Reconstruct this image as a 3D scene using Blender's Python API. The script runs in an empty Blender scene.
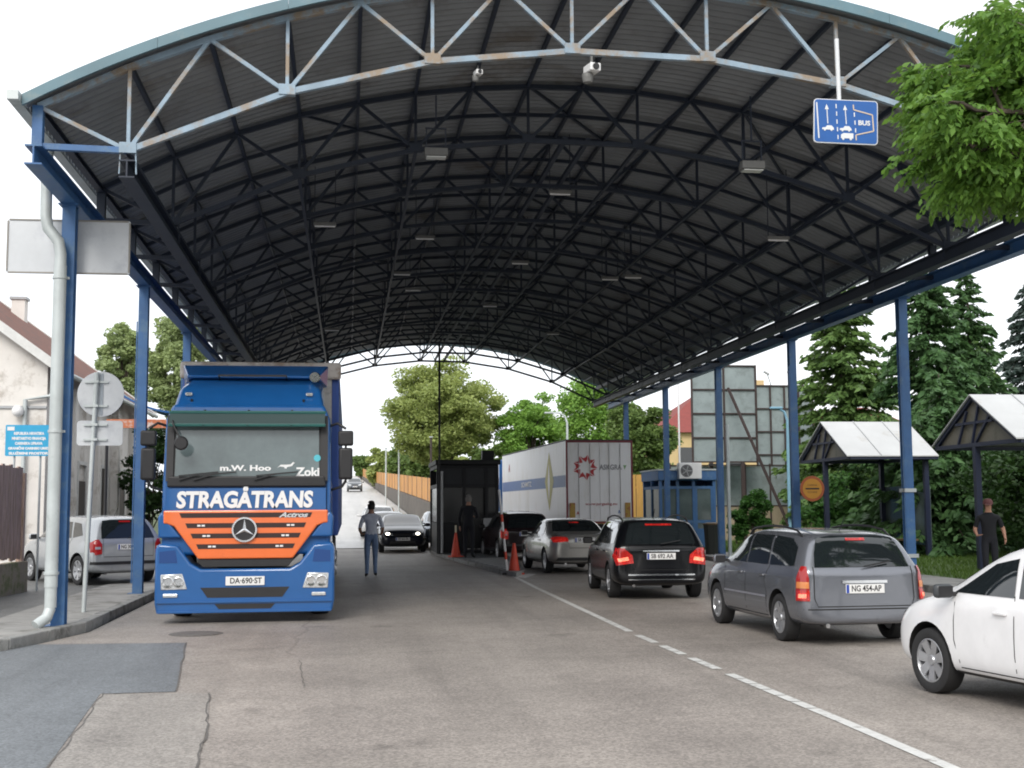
import bpy, bmesh, math, random
import numpy as np
from mathutils import Vector, Matrix
from mathutils.bvhtree import BVHTree
from mathutils.geometry import delaunay_2d_cdt
random.seed(7); rng = np.random.default_rng(7)
S = bpy.context.scene
COL = S.collection
R = math.radians
PI = math.pi

# ------------------------------------------------------------------ camera
F_PX, PITCH, YAW, ROLL, CAM_H = 1250.0, 0.09836, 0.13086, -0.0065, 1.6
def cam_axes():
    fw = Vector((math.sin(YAW)*math.cos(PITCH), math.cos(YAW)*math.cos(PITCH), math.sin(PITCH)))
    rt = Vector((math.cos(YAW), -math.sin(YAW), 0)); up = rt.cross(fw)
    c, s = math.cos(ROLL), math.sin(ROLL)
    return rt*c+up*s, up*c-rt*s, fw
AR, AU, AF = cam_axes()
cam_d = bpy.data.cameras.new('camera'); cam = bpy.data.objects.new('camera', cam_d); COL.objects.link(cam)
M = Matrix((AR, AU, -AF)).transposed().to_4x4(); M.translation = (0, 0, CAM_H)
cam.matrix_world = M
cam_d.sensor_width = 36; cam_d.lens = F_PX/1024*36; cam_d.clip_end = 5000; cam_d.clip_start = 0.1
S.camera = cam
def ray(x, y): return AF*F_PX + AR*(x-512) + AU*(384-y)
def at(x, y, Y):
    "surveyed point: where the sight line through a pixel meets the plane Y metres down the road"
    d = ray(x, y); t = Y/d.y
    return Vector((d.x*t, Y, CAM_H+d.z*t))
def at_z(x, y, z):
    d = ray(x, y); t = (z-CAM_H)/d.z
    return Vector((d.x*t, d.y*t, z))

# ------------------------------------------------------------------ materials
MATS = {}
def _new(name):
    m = bpy.data.materials.new(name); m.use_nodes = True
    nt = m.node_tree; b = nt.nodes['Principled BSDF']
    MATS[name] = m
    return m, nt, b
def mat(name, col, rough=.5, metal=0., var=0., vscale=6., bump=0., bscale=40., coat=0., dirt=None, dscale=3., dthr=.55, spec=None, stretch=None):
    """principled with procedural value variation, optional second colour (rust, dirt) in noise patches and bump"""
    if name in MATS: return MATS[name]
    m, nt, b = _new(name); N = nt.nodes; L = nt.links
    c = (*col, 1)
    b.inputs['Base Color'].default_value = c; b.inputs['Roughness'].default_value = rough
    b.inputs['Metallic'].default_value = metal
    if spec is not None: b.inputs['Specular IOR Level'].default_value = spec
    if coat: b.inputs['Coat Weight'].default_value = coat; b.inputs['Coat Roughness'].default_value = .04
    tc = N.new('ShaderNodeTexCoord'); src = tc.outputs['Object']
    if stretch:
        mp = N.new('ShaderNodeMapping'); mp.inputs['Scale'].default_value = stretch
        L.new(src, mp.inputs[0]); src = mp.outputs[0]
    out = None
    if var:
        n = N.new('ShaderNodeTexNoise'); n.inputs['Scale'].default_value = vscale; n.inputs['Detail'].default_value = 6; n.inputs['Roughness'].default_value = .65
        L.new(src, n.inputs['Vector'])
        mr = N.new('ShaderNodeMapRange'); mr.inputs[1].default_value = .3; mr.inputs[2].default_value = .7
        mr.inputs[3].default_value = 1-var; mr.inputs[4].default_value = 1+var
        L.new(n.outputs[0], mr.inputs[0])
        hs = N.new('ShaderNodeHueSaturation'); hs.inputs['Color'].default_value = c
        L.new(mr.outputs[0], hs.inputs['Value']); out = hs.outputs[0]
        rr = N.new('ShaderNodeMapRange'); rr.inputs[3].default_value = max(0, rough-.12*min(1, var*4)); rr.inputs[4].default_value = min(1, rough+.12*min(1, var*4))
        L.new(n.outputs[0], rr.inputs[0]); L.new(rr.outputs[0], b.inputs['Roughness'])
    if dirt:
        n2 = N.new('ShaderNodeTexNoise'); n2.inputs['Scale'].default_value = dscale; n2.inputs['Detail'].default_value = 8; n2.inputs['Roughness'].default_value = .7
        L.new(src, n2.inputs['Vector'])
        cr = N.new('ShaderNodeMapRange'); cr.inputs[1].default_value = dthr; cr.inputs[2].default_value = dthr+.12
        L.new(n2.outputs[0], cr.inputs[0])
        mx = N.new('ShaderNodeMix'); mx.data_type = 'RGBA'
        if out: L.new(out, mx.inputs[6])
        else: mx.inputs[6].default_value = c
        mx.inputs[7].default_value = (*dirt, 1); L.new(cr.outputs[0], mx.inputs[0]); out = mx.outputs[2]
    if out: L.new(out, b.inputs['Base Color'])
    if bump:
        n3 = N.new('ShaderNodeTexNoise'); n3.inputs['Scale'].default_value = bscale; n3.inputs['Detail'].default_value = 5
        L.new(src, n3.inputs['Vector'])
        bp = N.new('ShaderNodeBump'); bp.inputs['Strength'].default_value = bump; bp.inputs['Distance'].default_value = .02
        L.new(n3.outputs[0], bp.inputs['Height']); L.new(bp.outputs[0], b.inputs['Normal'])
    return m
def emis(name, col, strength, base=None):
    m, nt, b = _new(name)
    b.inputs['Base Color'].default_value = (*(base or col), 1); b.inputs['Roughness'].default_value = .25
    b.inputs['Emission Color'].default_value = (*col, 1); b.inputs['Emission Strength'].default_value = strength
    return m
def paint(name, col, metal=.0, rough=.24, coat=.6):
    m = mat(name, col, rough=rough, metal=metal, coat=coat, var=.05, vscale=3, dirt=tuple(c*.8+.012 for c in col), dscale=2.2, dthr=.6)
    return m
def asphalt(name, col, patch=.2, speck=.24, crack=True, gloss=.58):
    m, nt, b = _new(name); N = nt.nodes; L = nt.links
    g = N.new('ShaderNodeNewGeometry')
    def noise(s, d=4, r=.6):
        n = N.new('ShaderNodeTexNoise'); n.inputs['Scale'].default_value = s; n.inputs['Detail'].default_value = d; n.inputs['Roughness'].default_value = r
        L.new(g.outputs['Position'], n.inputs['Vector']); return n.outputs[0]
    def mrange(src, a, b_, c, d):
        n = N.new('ShaderNodeMapRange'); n.inputs[1].default_value = a; n.inputs[2].default_value = b_; n.inputs[3].default_value = c; n.inputs[4].default_value = d
        L.new(src, n.inputs[0]); return n.outputs[0]
    def mul(a, c):
        n = N.new('ShaderNodeMath'); n.operation = 'MULTIPLY'; L.new(a, n.inputs[0]); L.new(c, n.inputs[1]); return n.outputs[0]
    big = mrange(noise(.35, 5), .3, .7, 1-patch, 1+patch)
    mid = mrange(noise(2.3, 6, .7), .3, .7, .9, 1.1)
    v = N.new('ShaderNodeTexVoronoi'); v.inputs['Scale'].default_value = 55; L.new(g.outputs['Position'], v.inputs['Vector'])
    bw = N.new('ShaderNodeRGBToBW'); L.new(v.outputs['Color'], bw.inputs[0])
    sp = mrange(bw.outputs[0], .2, .8, 1-speck, 1+speck)
    fine = mrange(noise(120, 2), .3, .7, .8, 1.2)
    # tyre-worn lanes along the road: long streaks
    mp = N.new('ShaderNodeMapping'); mp.inputs['Scale'].default_value = (.9, .03, 1); L.new(g.outputs['Position'], mp.inputs[0])
    sn = N.new('ShaderNodeTexNoise'); sn.inputs['Scale'].default_value = 1.; sn.inputs['Detail'].default_value = 3; L.new(mp.outputs[0], sn.inputs['Vector'])
    lane = mrange(sn.outputs[0], .35, .65, .9, 1.1)
    f = mul(mul(mul(mul(big, mid), sp), fine), lane)
    if crack:
        vc = N.new('ShaderNodeTexVoronoi'); vc.feature = 'DISTANCE_TO_EDGE'; vc.inputs['Scale'].default_value = .16
        wn = N.new('ShaderNodeTexNoise'); wn.inputs['Scale'].default_value = 1.4; wn.inputs['Detail'].default_value = 8; L.new(g.outputs['Position'], wn.inputs['Vector'])
        mxv = N.new('ShaderNodeMix'); mxv.data_type = 'VECTOR'; mxv.inputs[0].default_value = .25
        L.new(g.outputs['Position'], mxv.inputs[4]); L.new(wn.outputs['Color'], mxv.inputs[5]); L.new(mxv.outputs[1], vc.inputs['Vector'])
        f = mul(f, mrange(vc.outputs['Distance'], 0, .003, .72, 1.))
    # oil spots
    oil = noise(.9, 3)
    f = mul(f, mrange(oil, .62, .74, 1, .62))
    mp2 = N.new('ShaderNodeMapping'); mp2.inputs['Scale'].default_value = (2.6, .12, 1); L.new(g.outputs['Position'], mp2.inputs[0])
    s2 = N.new('ShaderNodeTexNoise'); s2.inputs['Scale'].default_value = 1.; s2.inputs['Detail'].default_value = 5; L.new(mp2.outputs[0], s2.inputs['Vector']); f = mul(f, mrange(s2.outputs[0], .52, .72, 1., .84))
    hs = N.new('ShaderNodeHueSaturation'); hs.inputs['Color'].default_value = (*col, 1); L.new(f, hs.inputs['Value'])
    L.new(hs.outputs[0], b.inputs['Base Color']); b.inputs['Roughness'].default_value = gloss
    bp = N.new('ShaderNodeBump'); bp.inputs['Strength'].default_value = .35; bp.inputs['Distance'].default_value = .005
    L.new(bw.outputs[0], bp.inputs['Height']); L.new(bp.outputs[0], b.inputs['Normal'])
    return m
def leafmat(name, c1, c2, trans=.25):
    m, nt, b = _new(name); N = nt.nodes; L = nt.links
    g = N.new('ShaderNodeNewGeometry')
    mx = N.new('ShaderNodeMix'); mx.data_type = 'RGBA'; mx.inputs[6].default_value = (*c1, 1); mx.inputs[7].default_value = (*c2, 1)
    n = N.new('ShaderNodeTexNoise'); n.inputs['Scale'].default_value = .9; n.inputs['Detail'].default_value = 3; L.new(g.outputs['Position'], n.inputs['Vector'])
    a = N.new('ShaderNodeMath'); a.operation = 'MULTIPLY_ADD'; a.inputs[1].default_value = .55; L.new(g.outputs['Random Per Island'], a.inputs[0])
    a2 = N.new('ShaderNodeMath'); a2.operation = 'MULTIPLY'; a2.inputs[1].default_value = .6; L.new(n.outputs[0], a2.inputs[0]); L.new(a2.outputs[0], a.inputs[2])
    L.new(a.outputs[0], mx.inputs[0]); L.new(mx.outputs[2], b.inputs['Base Color'])
    b.inputs['Roughness'].default_value = .5; b.inputs['Specular IOR Level'].default_value = .3
    t = N.new('ShaderNodeBsdfTranslucent'); ms = N.new('ShaderNodeMixShader'); ms.inputs[0].default_value = trans
    hs = N.new('ShaderNodeHueSaturation'); hs.inputs['Value'].default_value = 1.6; hs.inputs['Hue'].default_value = .48; L.new(mx.outputs[2], hs.inputs['Color'])
    L.new(hs.outputs[0], t.inputs[0]); L.new(b.outputs[0], ms.inputs[1]); L.new(t.outputs[0], ms.inputs[2])
    L.new(ms.outputs[0], N['Material Output'].inputs['Surface'])
    return m

# ------------------------------------------------------------------ objects
def tag(o, label=None, cat=None, group=None, kind=None):
    if label: o['label'] = label
    if cat: o['category'] = cat
    if group: o['group'] = group
    if kind: o['kind'] = kind
    return o
def thing(name, label, cat, loc=(0, 0, 0), rz=0, group=None, scale=1.):
    o = bpy.data.objects.new(name, None); COL.objects.link(o); o.empty_display_size = .2
    o.location = loc; o.rotation_euler = (0, 0, rz); o.scale = (scale,)*3
    return tag(o, label, cat, group)
def copy_tree(o, parent=None):
    c = o.copy(); COL.objects.link(c)
    if parent: c.parent = parent
    for ch in list(o.children): copy_tree(ch, c)
    return c
def link_mesh(name, me, parent=None):
    o = bpy.data.objects.new(name, me); COL.objects.link(o)
    if parent is not None: o.parent = parent
    return o
class MB:
    def __init__(s): s.v = []; s.f = []; s.mi = []; s.m = 0; s.T = Matrix.Identity(4)
    def add(s, vs, fs):
        b = len(s.v)
        for v in vs: s.v.append(tuple(s.T @ Vector(v)))
        for f in fs: s.f.append([i+b for i in f]); s.mi.append(s.m)
        return s
    def box(s, c, d, rot=None):
        hx, hy, hz = d[0]/2, d[1]/2, d[2]/2; c = Vector(c)
        vs = [Vector((x, y, z)) for x in (-hx, hx) for y in (-hy, hy) for z in (-hz, hz)]
        if rot is not None: vs = [rot @ v for v in vs]
        return s.add([v+c for v in vs], [(0, 1, 3, 2), (4, 6, 7, 5), (0, 4, 5, 1), (2, 3, 7, 6), (0, 2, 6, 4), (1, 5, 7, 3)])
    def box2(s, a, b):
        return s.box([(a[i]+b[i])/2 for i in range(3)], [abs(b[i]-a[i]) for i in range(3)])
    def bar(s, a, b, w, h=None, up=(0, 0, 1)):
        a = Vector(a); b = Vector(b); d = b-a; L = d.length; d.normalize(); h = h or w
        u = Vector(up)
        if abs(d.dot(u)) > .98: u = Vector((0, 1, 0))
        x = d.cross(u).normalized(); z = x.cross(d)
        return s.box((a+b)/2, (w, L, h), Matrix((x, d, z)).transposed())
    def ibeam(s, a, b, w, h, t=.02, up=(0, 0, 1)):
        a = Vector(a); b = Vector(b); d = (b-a).normalized(); u = Vector(up)
        if abs(d.dot(u)) > .98: u = Vector((0, 1, 0))
        x = d.cross(u).normalized(); z = x.cross(d)
        s.bar(a, b, t, h-2*t-.002, up); s.bar(a+z*(h/2-t/2), b+z*(h/2-t/2), w, t, up); s.bar(a-z*(h/2-t/2), b-z*(h/2-t/2), w, t, up)
        return s
    def tube(s, pts, r, n=8, cap=True):
        pts = [Vector(p) for p in pts]; rs = r if isinstance(r, (list, tuple)) else [r]*len(pts)
        vs = []; fs = []; prev = None
        for i, p in enumerate(pts):
            d = (pts[min(i+1, len(pts)-1)]-pts[max(i-1, 0)]).normalized()
            if prev is None:
                x = d.orthogonal().normalized()
            else:
                x = (prev - d*prev.dot(d)).normalized()
            prev = x; y = d.cross(x)
            for k in range(n):
                a = 2*PI*k/n; vs.append(p+(x*math.cos(a)+y*math.sin(a))*rs[i])
        for i in range(len(pts)-1):
            for k in range(n):
                k2 = (k+1) % n; fs.append((i*n+k, i*n+k2, (i+1)*n+k2, (i+1)*n+k))
        if cap: fs.append(tuple(range(n-1, -1, -1))); fs.append(tuple((len(pts)-1)*n+k for k in range(n)))
        return s.add(vs, fs)
    def lathe(s, prof, n=24, axis='z', c=(0, 0, 0)):
        "prof = list of (radius, height along axis)"
        vs = []; fs = []; c = Vector(c)
        for r, h in prof:
            for k in range(n):
                a = 2*PI*k/n; x, y = r*math.cos(a), r*math.sin(a)
                p = {'z': (x, y, h), 'y': (x, h, y), 'x': (h, x, y)}[axis]
                vs.append(c+Vector(p))
        for i in range(len(prof)-1):
            for k in range(n):
                k2 = (k+1) % n; fs.append((i*n+k, i*n+k2, (i+1)*n+k2, (i+1)*n+k))
        return s.add(vs, fs)
    def prism(s, poly, a, b, axis='y'):
        "poly of 2-D points extruded from a to b along axis; poly in the remaining two axes in order"
        n = len(poly)
        def P(p, h): return {'y': (p[0], h, p[1]), 'x': (h, p[0], p[1]), 'z': (p[0], p[1], h)}[axis]
        vs = [P(p, a) for p in poly]+[P(p, b) for p in poly]
        fs = [tuple(range(n)), tuple(range(2*n-1, n-1, -1))]+[(i, i+n, (i+1) % n+n, (i+1) % n) for i in range(n)]
        return s.add(vs, fs)
    def build(s, name, mats, parent=None, smooth=False, bevel=0, seg=2):
        me = bpy.data.meshes.new(name); me.from_pydata(s.v, [], s.f)
        mats = mats if isinstance(mats, (list, tuple)) else [mats]
        for m in mats: me.materials.append(m)
        if len(mats) > 1: me.polygons.foreach_set('material_index', s.mi)
        bm = bmesh.new(); bm.from_mesh(me); bmesh.ops.recalc_face_normals(bm, faces=bm.faces); bm.to_mesh(me); bm.free()
        if smooth:
            me.polygons.foreach_set('use_smooth', [True]*len(me.polygons)); me.set_sharp_from_angle(angle=R(40))
        o = link_mesh(name, me, parent)
        if bevel:
            bv = o.modifiers.new('bevel', 'BEVEL'); bv.width = bevel; bv.segments = seg; bv.limit_method = 'ANGLE'; bv.angle_limit = R(35)
            bv.harden_normals = False
        return o
def text(name, body, size, material, parent=None, loc=(0, 0, 0), rot=(PI/2, 0, 0), depth=.003, offset=0., sx=1., width=None, shear=0., kind=None):
    "flat lettering as mesh; centred; width fixes its total width"
    cu = bpy.data.curves.new(name, 'FONT'); cu.body = body; cu.size = size; cu.extrude = depth; cu.offset = offset; cu.shear = shear
    cu.align_x = 'CENTER'; cu.align_y = 'CENTER'; cu.resolution_u = 3
    t = bpy.data.objects.new('tmp', cu); COL.objects.link(t)
    dg = bpy.context.evaluated_depsgraph_get(); me = bpy.data.meshes.new_from_object(t.evaluated_get(dg))
    bpy.data.objects.remove(t); bpy.data.curves.remove(cu)
    me.name = name; me.materials.clear(); me.materials.append(material)
    xs = [v.co.x for v in me.vertices]
    if width and xs: sx = width/(max(xs)-min(xs))
    mt = Matrix.Diagonal((sx, 1, 1, 1)); me.transform(mt)
    o = link_mesh(name, me, parent); o.location = loc; o.rotation_euler = rot
    return o
def arrays_mesh(name, V, Q, material, parent=None, smooth=False):
    "fast mesh from numpy verts (n,3) and quads (m,4)"
    me = bpy.data.meshes.new(name)
    me.vertices.add(len(V)); me.vertices.foreach_set('co', V.astype(np.float32).ravel())
    k = Q.shape[1]
    me.loops.add(Q.size); me.loops.foreach_set('vertex_index', Q.astype(np.int32).ravel())
    me.polygons.add(len(Q)); me.polygons.foreach_set('loop_start', np.arange(0, Q.size, k, dtype=np.int32)); me.polygons.foreach_set('loop_total', np.full(len(Q), k, dtype=np.int32))
    if smooth: me.polygons.foreach_set('use_smooth', np.ones(len(Q), dtype=bool))
    me.update(); me.validate(); me.materials.append(material)
    return link_mesh(name, me, parent)
def struct(name, poly_or_mb, material, z=0., thick=0.):
    mb = poly_or_mb
    if not isinstance(mb, MB):
        poly = mb; mb = MB()
        if thick: mb.prism(poly, z-thick, z, 'z')
        else: mb.add([(p[0], p[1], z) for p in poly], [tuple(range(len(poly)))])
    o = mb.build(name, material); o['kind'] = 'structure'
    # face up
    return o
# ------------------------------------------------------------------ shared materials
M_TYRE = mat('rubber', (.02, .02, .021), .85, var=.15, vscale=20)
M_BLACK = mat('black_plastic', (.018, .018, .02), .5, var=.1, vscale=10)
M_WELL = mat('wheel_well', (.01, .01, .01), .9)
M_GLASS = mat('car_glass', (.012, .016, .018), .04, spec=.8, coat=.3)
M_RIM = mat('alloy', (.45, .46, .48), .32, .7, var=.1)
M_CHROME = mat('chrome', (.7, .71, .72), .15, 1.)
M_PLATE = mat('number_plate_white', (.75, .75, .74), .4, var=.03)
M_INK = mat('ink_black', (.02, .02, .022), .5)
M_RED = mat('red_lens', (.35, .012, .012), .18, coat=.6)
def lensmat(name, base, em, lo, hi, scale):
    m, nt, b = _new(name); N = nt.nodes; L = nt.links; b.inputs['Base Color'].default_value = (*base, 1); b.inputs['Roughness'].default_value = .15; b.inputs['Coat Weight'].default_value = .6
    b.inputs['Emission Color'].default_value = (*em, 1); tc = N.new('ShaderNodeTexCoord'); n = N.new('ShaderNodeTexVoronoi'); n.inputs['Scale'].default_value = scale; L.new(tc.outputs['Object'], n.inputs['Vector'])
    n2 = N.new('ShaderNodeTexNoise'); n2.inputs['Scale'].default_value = 7; L.new(tc.outputs['Object'], n2.inputs['Vector']); ad = N.new('ShaderNodeMath'); ad.operation = 'ADD'; L.new(n.outputs['Distance'], ad.inputs[0]); L.new(n2.outputs[0], ad.inputs[1])
    r = N.new('ShaderNodeMapRange'); r.inputs[1].default_value = .5; r.inputs[2].default_value = 1.1; r.inputs[3].default_value = hi; r.inputs[4].default_value = lo; L.new(ad.outputs[0], r.inputs[0]); L.new(r.outputs[0], b.inputs['Emission Strength']); return m
M_REDON = lensmat('red_lens_lit', (.35, .012, .01), (1., .04, .03), .02, .5, 45)
M_REDHOT = lensmat('brake_bulb', (.8, .15, .1), (1., .22, .12), .6, 2.6, 60)
M_ORL = mat('orange_lens', (.6, .2, .05), .25, coat=.5)
M_CLEAR = mat('clear_lens', (.6, .62, .63), .1, .5, coat=.6, var=.2, vscale=25)
M_LAMPON = emis('headlamp_lit', (1., .93, .8), 6.)
M_WHITE = mat('white_gloss', (.78, .78, .78), .35, var=.03)

def person(name, label, loc, rz, joints, rad, mats, regions, extra=None, scale=1.):
    """one continuous skinned body; joints: name -> (x,y,z); regions(co)->material index"""
    t = thing(name, label, 'person', loc, rz, scale=scale)
    names = list(joints['p']); vs = [joints['p'][n] for n in names]
    es = [(names.index(a), names.index(b)) for a, b in joints['e']]
    me = bpy.data.meshes.new('b'); me.from_pydata(vs, es, []); me.update()
    o = link_mesh('tmp', me)
    sk = o.modifiers.new('skin', 'SKIN'); sk.use_smooth_shade = True; sk.branch_smoothing = .6
    for i, n in enumerate(names):
        r = rad[n]; me.skin_vertices[0].data[i].radius = r if isinstance(r, tuple) else (r, r)
        me.skin_vertices[0].data[i].use_root = (n == 'pelvis')
    ss = o.modifiers.new('s', 'SUBSURF'); ss.levels = 2; ss.render_levels = 2
    dg = bpy.context.evaluated_depsgraph_get(); dg.update(); m2 = bpy.data.meshes.new_from_object(o.evaluated_get(dg))
    bpy.data.objects.remove(o)
    m2.name = 'body'; m2.materials.clear()
    for m in mats: m2.materials.append(m)
    idx = [regions(p.center) for p in m2.polygons]; m2.polygons.foreach_set('material_index', idx)
    m2.polygons.foreach_set('use_smooth', [True]*len(m2.polygons))
    body = link_mesh('body', m2, t)
    if extra: extra(t)
    return t

# ------------------------------------------------------------------ cars
def smoothmesh(name, vs, fs, mats, level, crease=None):
    me = bpy.data.meshes.new(name); me.from_pydata(vs, [], fs)
    bm = bmesh.new(); bm.from_mesh(me); bmesh.ops.recalc_face_normals(bm, faces=bm.faces)
    if crease:
        cl = bm.edges.layers.float.get('crease_edge') or bm.edges.layers.float.new('crease_edge')
        for e in bm.edges:
            c = crease(e.verts[0].index, e.verts[1].index)
            if c: e[cl] = c
    bm.to_mesh(me); bm.free()
    for m in mats: me.materials.append(m)
    o = link_mesh(name, me)
    ss = o.modifiers.new('s', 'SUBSURF'); ss.levels = level; ss.render_levels = level
    return o
def bake(o, name):
    dg = bpy.context.evaluated_depsgraph_get(); dg.update()
    me = bpy.data.meshes.new_from_object(o.evaluated_get(dg)); me.name = name
    bpy.data.objects.remove(o); return me
def inset_poly(poly, u):
    return poly
def patch(bvh, poly, uax, d, origin, off=.004, res=.05, name='patch', material=None, parent=None, offs=None):
    """a sheet cut to the 2-D outline poly (u along uax, v = height), laid on the body along direction d"""
    uax = Vector(uax).normalized(); d = Vector(d).normalized(); vax = Vector((0, 0, 1))
    vs = [Vector((p[0], p[1])) for p in poly]; n = len(vs)
    # densify outline
    out = []
    for i in range(n):
        a, b = vs[i], vs[(i+1) % n]; k = max(1, int((b-a).length/res))
        for j in range(k): out.append(a.lerp(b, j/k))
    n = len(out); edges = [(i, (i+1) % n) for i in range(n)]
    us = [p.x for p in out]; ws = [p.y for p in out]
    pts = list(out); u = min(us)+res/2
    while u < max(us):
        w = min(ws)+res/2
        while w < max(ws): pts.append(Vector((u, w))); w += res
        u += res
    r = delaunay_2d_cdt(pts, edges, [list(range(n))], 1, 1e-5)
    V, Fc = r[0], r[2]
    P = []
    for p in V:
        o = Vector(origin)+uax*p.x+vax*p.y - d*5
        h = bvh.ray_cast(o, d)
        if h[0] is None:
            h = bvh.find_nearest(Vector(origin)+uax*p.x+vax*p.y); q = h[0]; nn = h[1]
        else: q, nn = h[0], h[1]
        P.append(q - d*off*.6 + nn*off*.6)
    if not Fc: return None
    me = bpy.data.meshes.new(name); me.from_pydata([tuple(p) for p in P], [], [tuple(f) for f in Fc])
    bm = bmesh.new(); bm.from_mesh(me)
    left = set(bm.faces); best = set()
    while left:
        st_ = [left.pop()]; isl = set(st_)
        while st_:
            f_ = st_.pop()
            for e_ in f_.edges:
                for g_ in e_.link_faces:
                    if g_ in left: left.discard(g_); isl.add(g_); st_.append(g_)
        if len(isl) > len(best): best = isl
    bmesh.ops.delete(bm, geom=[f_ for f_ in bm.faces if f_ not in best], context='FACES')
    bmesh.ops.recalc_face_normals(bm, faces=bm.faces)
    if bm.faces and sum((f.normal.dot(-d) for f in bm.faces)) < 0: bmesh.ops.reverse_faces(bm, faces=bm.faces)
    bm.to_mesh(me); bm.free()
    me.polygons.foreach_set('use_smooth', [True]*len(me.polygons)); me.materials.append(material)
    return link_mesh(name, me, parent)
def strip(path, w=.009, closed=False):
    "thin closed outline around a polyline (2-D)"
    p = [Vector(q) for q in path]; L = []; Rr = []
    for i in range(len(p)):
        d = (p[min(i+1, len(p)-1)]-p[max(i-1, 0)]).normalized(); n = Vector((-d.y, d.x))*w/2
        L.append(p[i]+n); Rr.append(p[i]-n)
    return [tuple(q) for q in L+Rr[::-1]]
# station: (y_bottom, y_belt, y_top, z_bottom, z_belt, z_top, w_body, w_belt, w_top)
ST = {
 'wagon': [
  (-2.12, -2.09, -1.84, .34, .93, 1.33, .70, .70, .50), (-2.10, -2.03, -1.78, .27, .95, 1.40, .82, .79, .58),
  (-1.85, -1.83, -1.60, .24, .95, 1.43, .855, .825, .62), (-1.30, -1.30, -1.25, .22, .94, 1.45, .86, .83, .63), (-.6, -.6, -.6, .2, .93, 1.465, .86, .83, .64),
  (0, 0, 0, .2, .93, 1.47, .86, .83, .64), (.55, .5, .38, .2, .93, 1.44, .86, .83, .62), (1.2, 1.2, 1.2, .2, .92, .99, .86, .82, .66),
  (1.62, 1.62, 1.62, .2, .87, .93, .85, .80, .6), (1.95, 1.95, 1.93, .22, .76, .83, .80, .74, .52), (2.08, 2.10, 2.05, .26, .62, .70, .70, .62, .4), (2.13, 2.14, 2.12, .33, .52, .58, .55, .5, .3)],
 'sedan': [
  (-2.25, -2.26, -2.24, .36, .80, .93, .64, .62, .46), (-2.22, -2.2, -2.16, .28, .86, 1.0, .80, .76, .56), (-1.95, -1.95, -1.95, .24, .90, 1.03, .87, .83, .64),
  (-1.55, -1.55, -1.5, .22, .93, 1.05, .89, .85, .68), (-1.1, -1.1, -.98, .2, .93, 1.33, .89, .85, .63), (-.6, -.6, -.55, .2, .93, 1.40, .89, .85, .64), (-.1, -.1, -.1, .2, .93, 1.425, .89, .85, .64),
  (.5, .45, .3, .2, .93, 1.38, .89, .85, .62), (1.15, 1.15, 1.15, .2, .91, .99, .89, .83, .66), (1.65, 1.65, 1.65, .2, .86, .93, .88, .8, .6), (2.05, 2.05, 2.03, .22, .76, .84, .82, .74, .5),
  (2.2, 2.21, 2.17, .26, .62, .70, .72, .62, .4), (2.26, 2.27, 2.25, .33, .5, .57, .58, .5, .3)],
 'hatch': [
  (-1.94, -1.92, -1.66, .34, .93, 1.34, .68, .68, .48), (-1.92, -1.86, -1.58, .27, .95, 1.41, .80, .77, .56), (-1.65, -1.63, -1.42, .24, .94, 1.445, .83, .80, .6), (-1.2, -1.2, -1.1, .22, .93, 1.46, .835, .805, .61),
  (-.5, -.5, -.5, .2, .92, 1.475, .835, .805, .62), (0, 0, 0, .2, .92, 1.47, .835, .805, .62), (.5, .45, .36, .2, .92, 1.43, .835, .805, .6), (1.12, 1.12, 1.12, .2, .92, 1.01, .835, .79, .64),
  (1.5, 1.5, 1.5, .2, .87, .95, .825, .76, .58), (1.78, 1.78, 1.76, .22, .77, .85, .78, .7, .48), (1.92, 1.94, 1.88, .26, .62, .70, .68, .6, .38), (1.97, 1.98, 1.95, .33, .5, .57, .54, .46, .28)],
}
AX = {'wagon': (-1.28, 1.30), 'sedan': (-1.34, 1.40), 'hatch': (-1.22, 1.25)}
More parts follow.
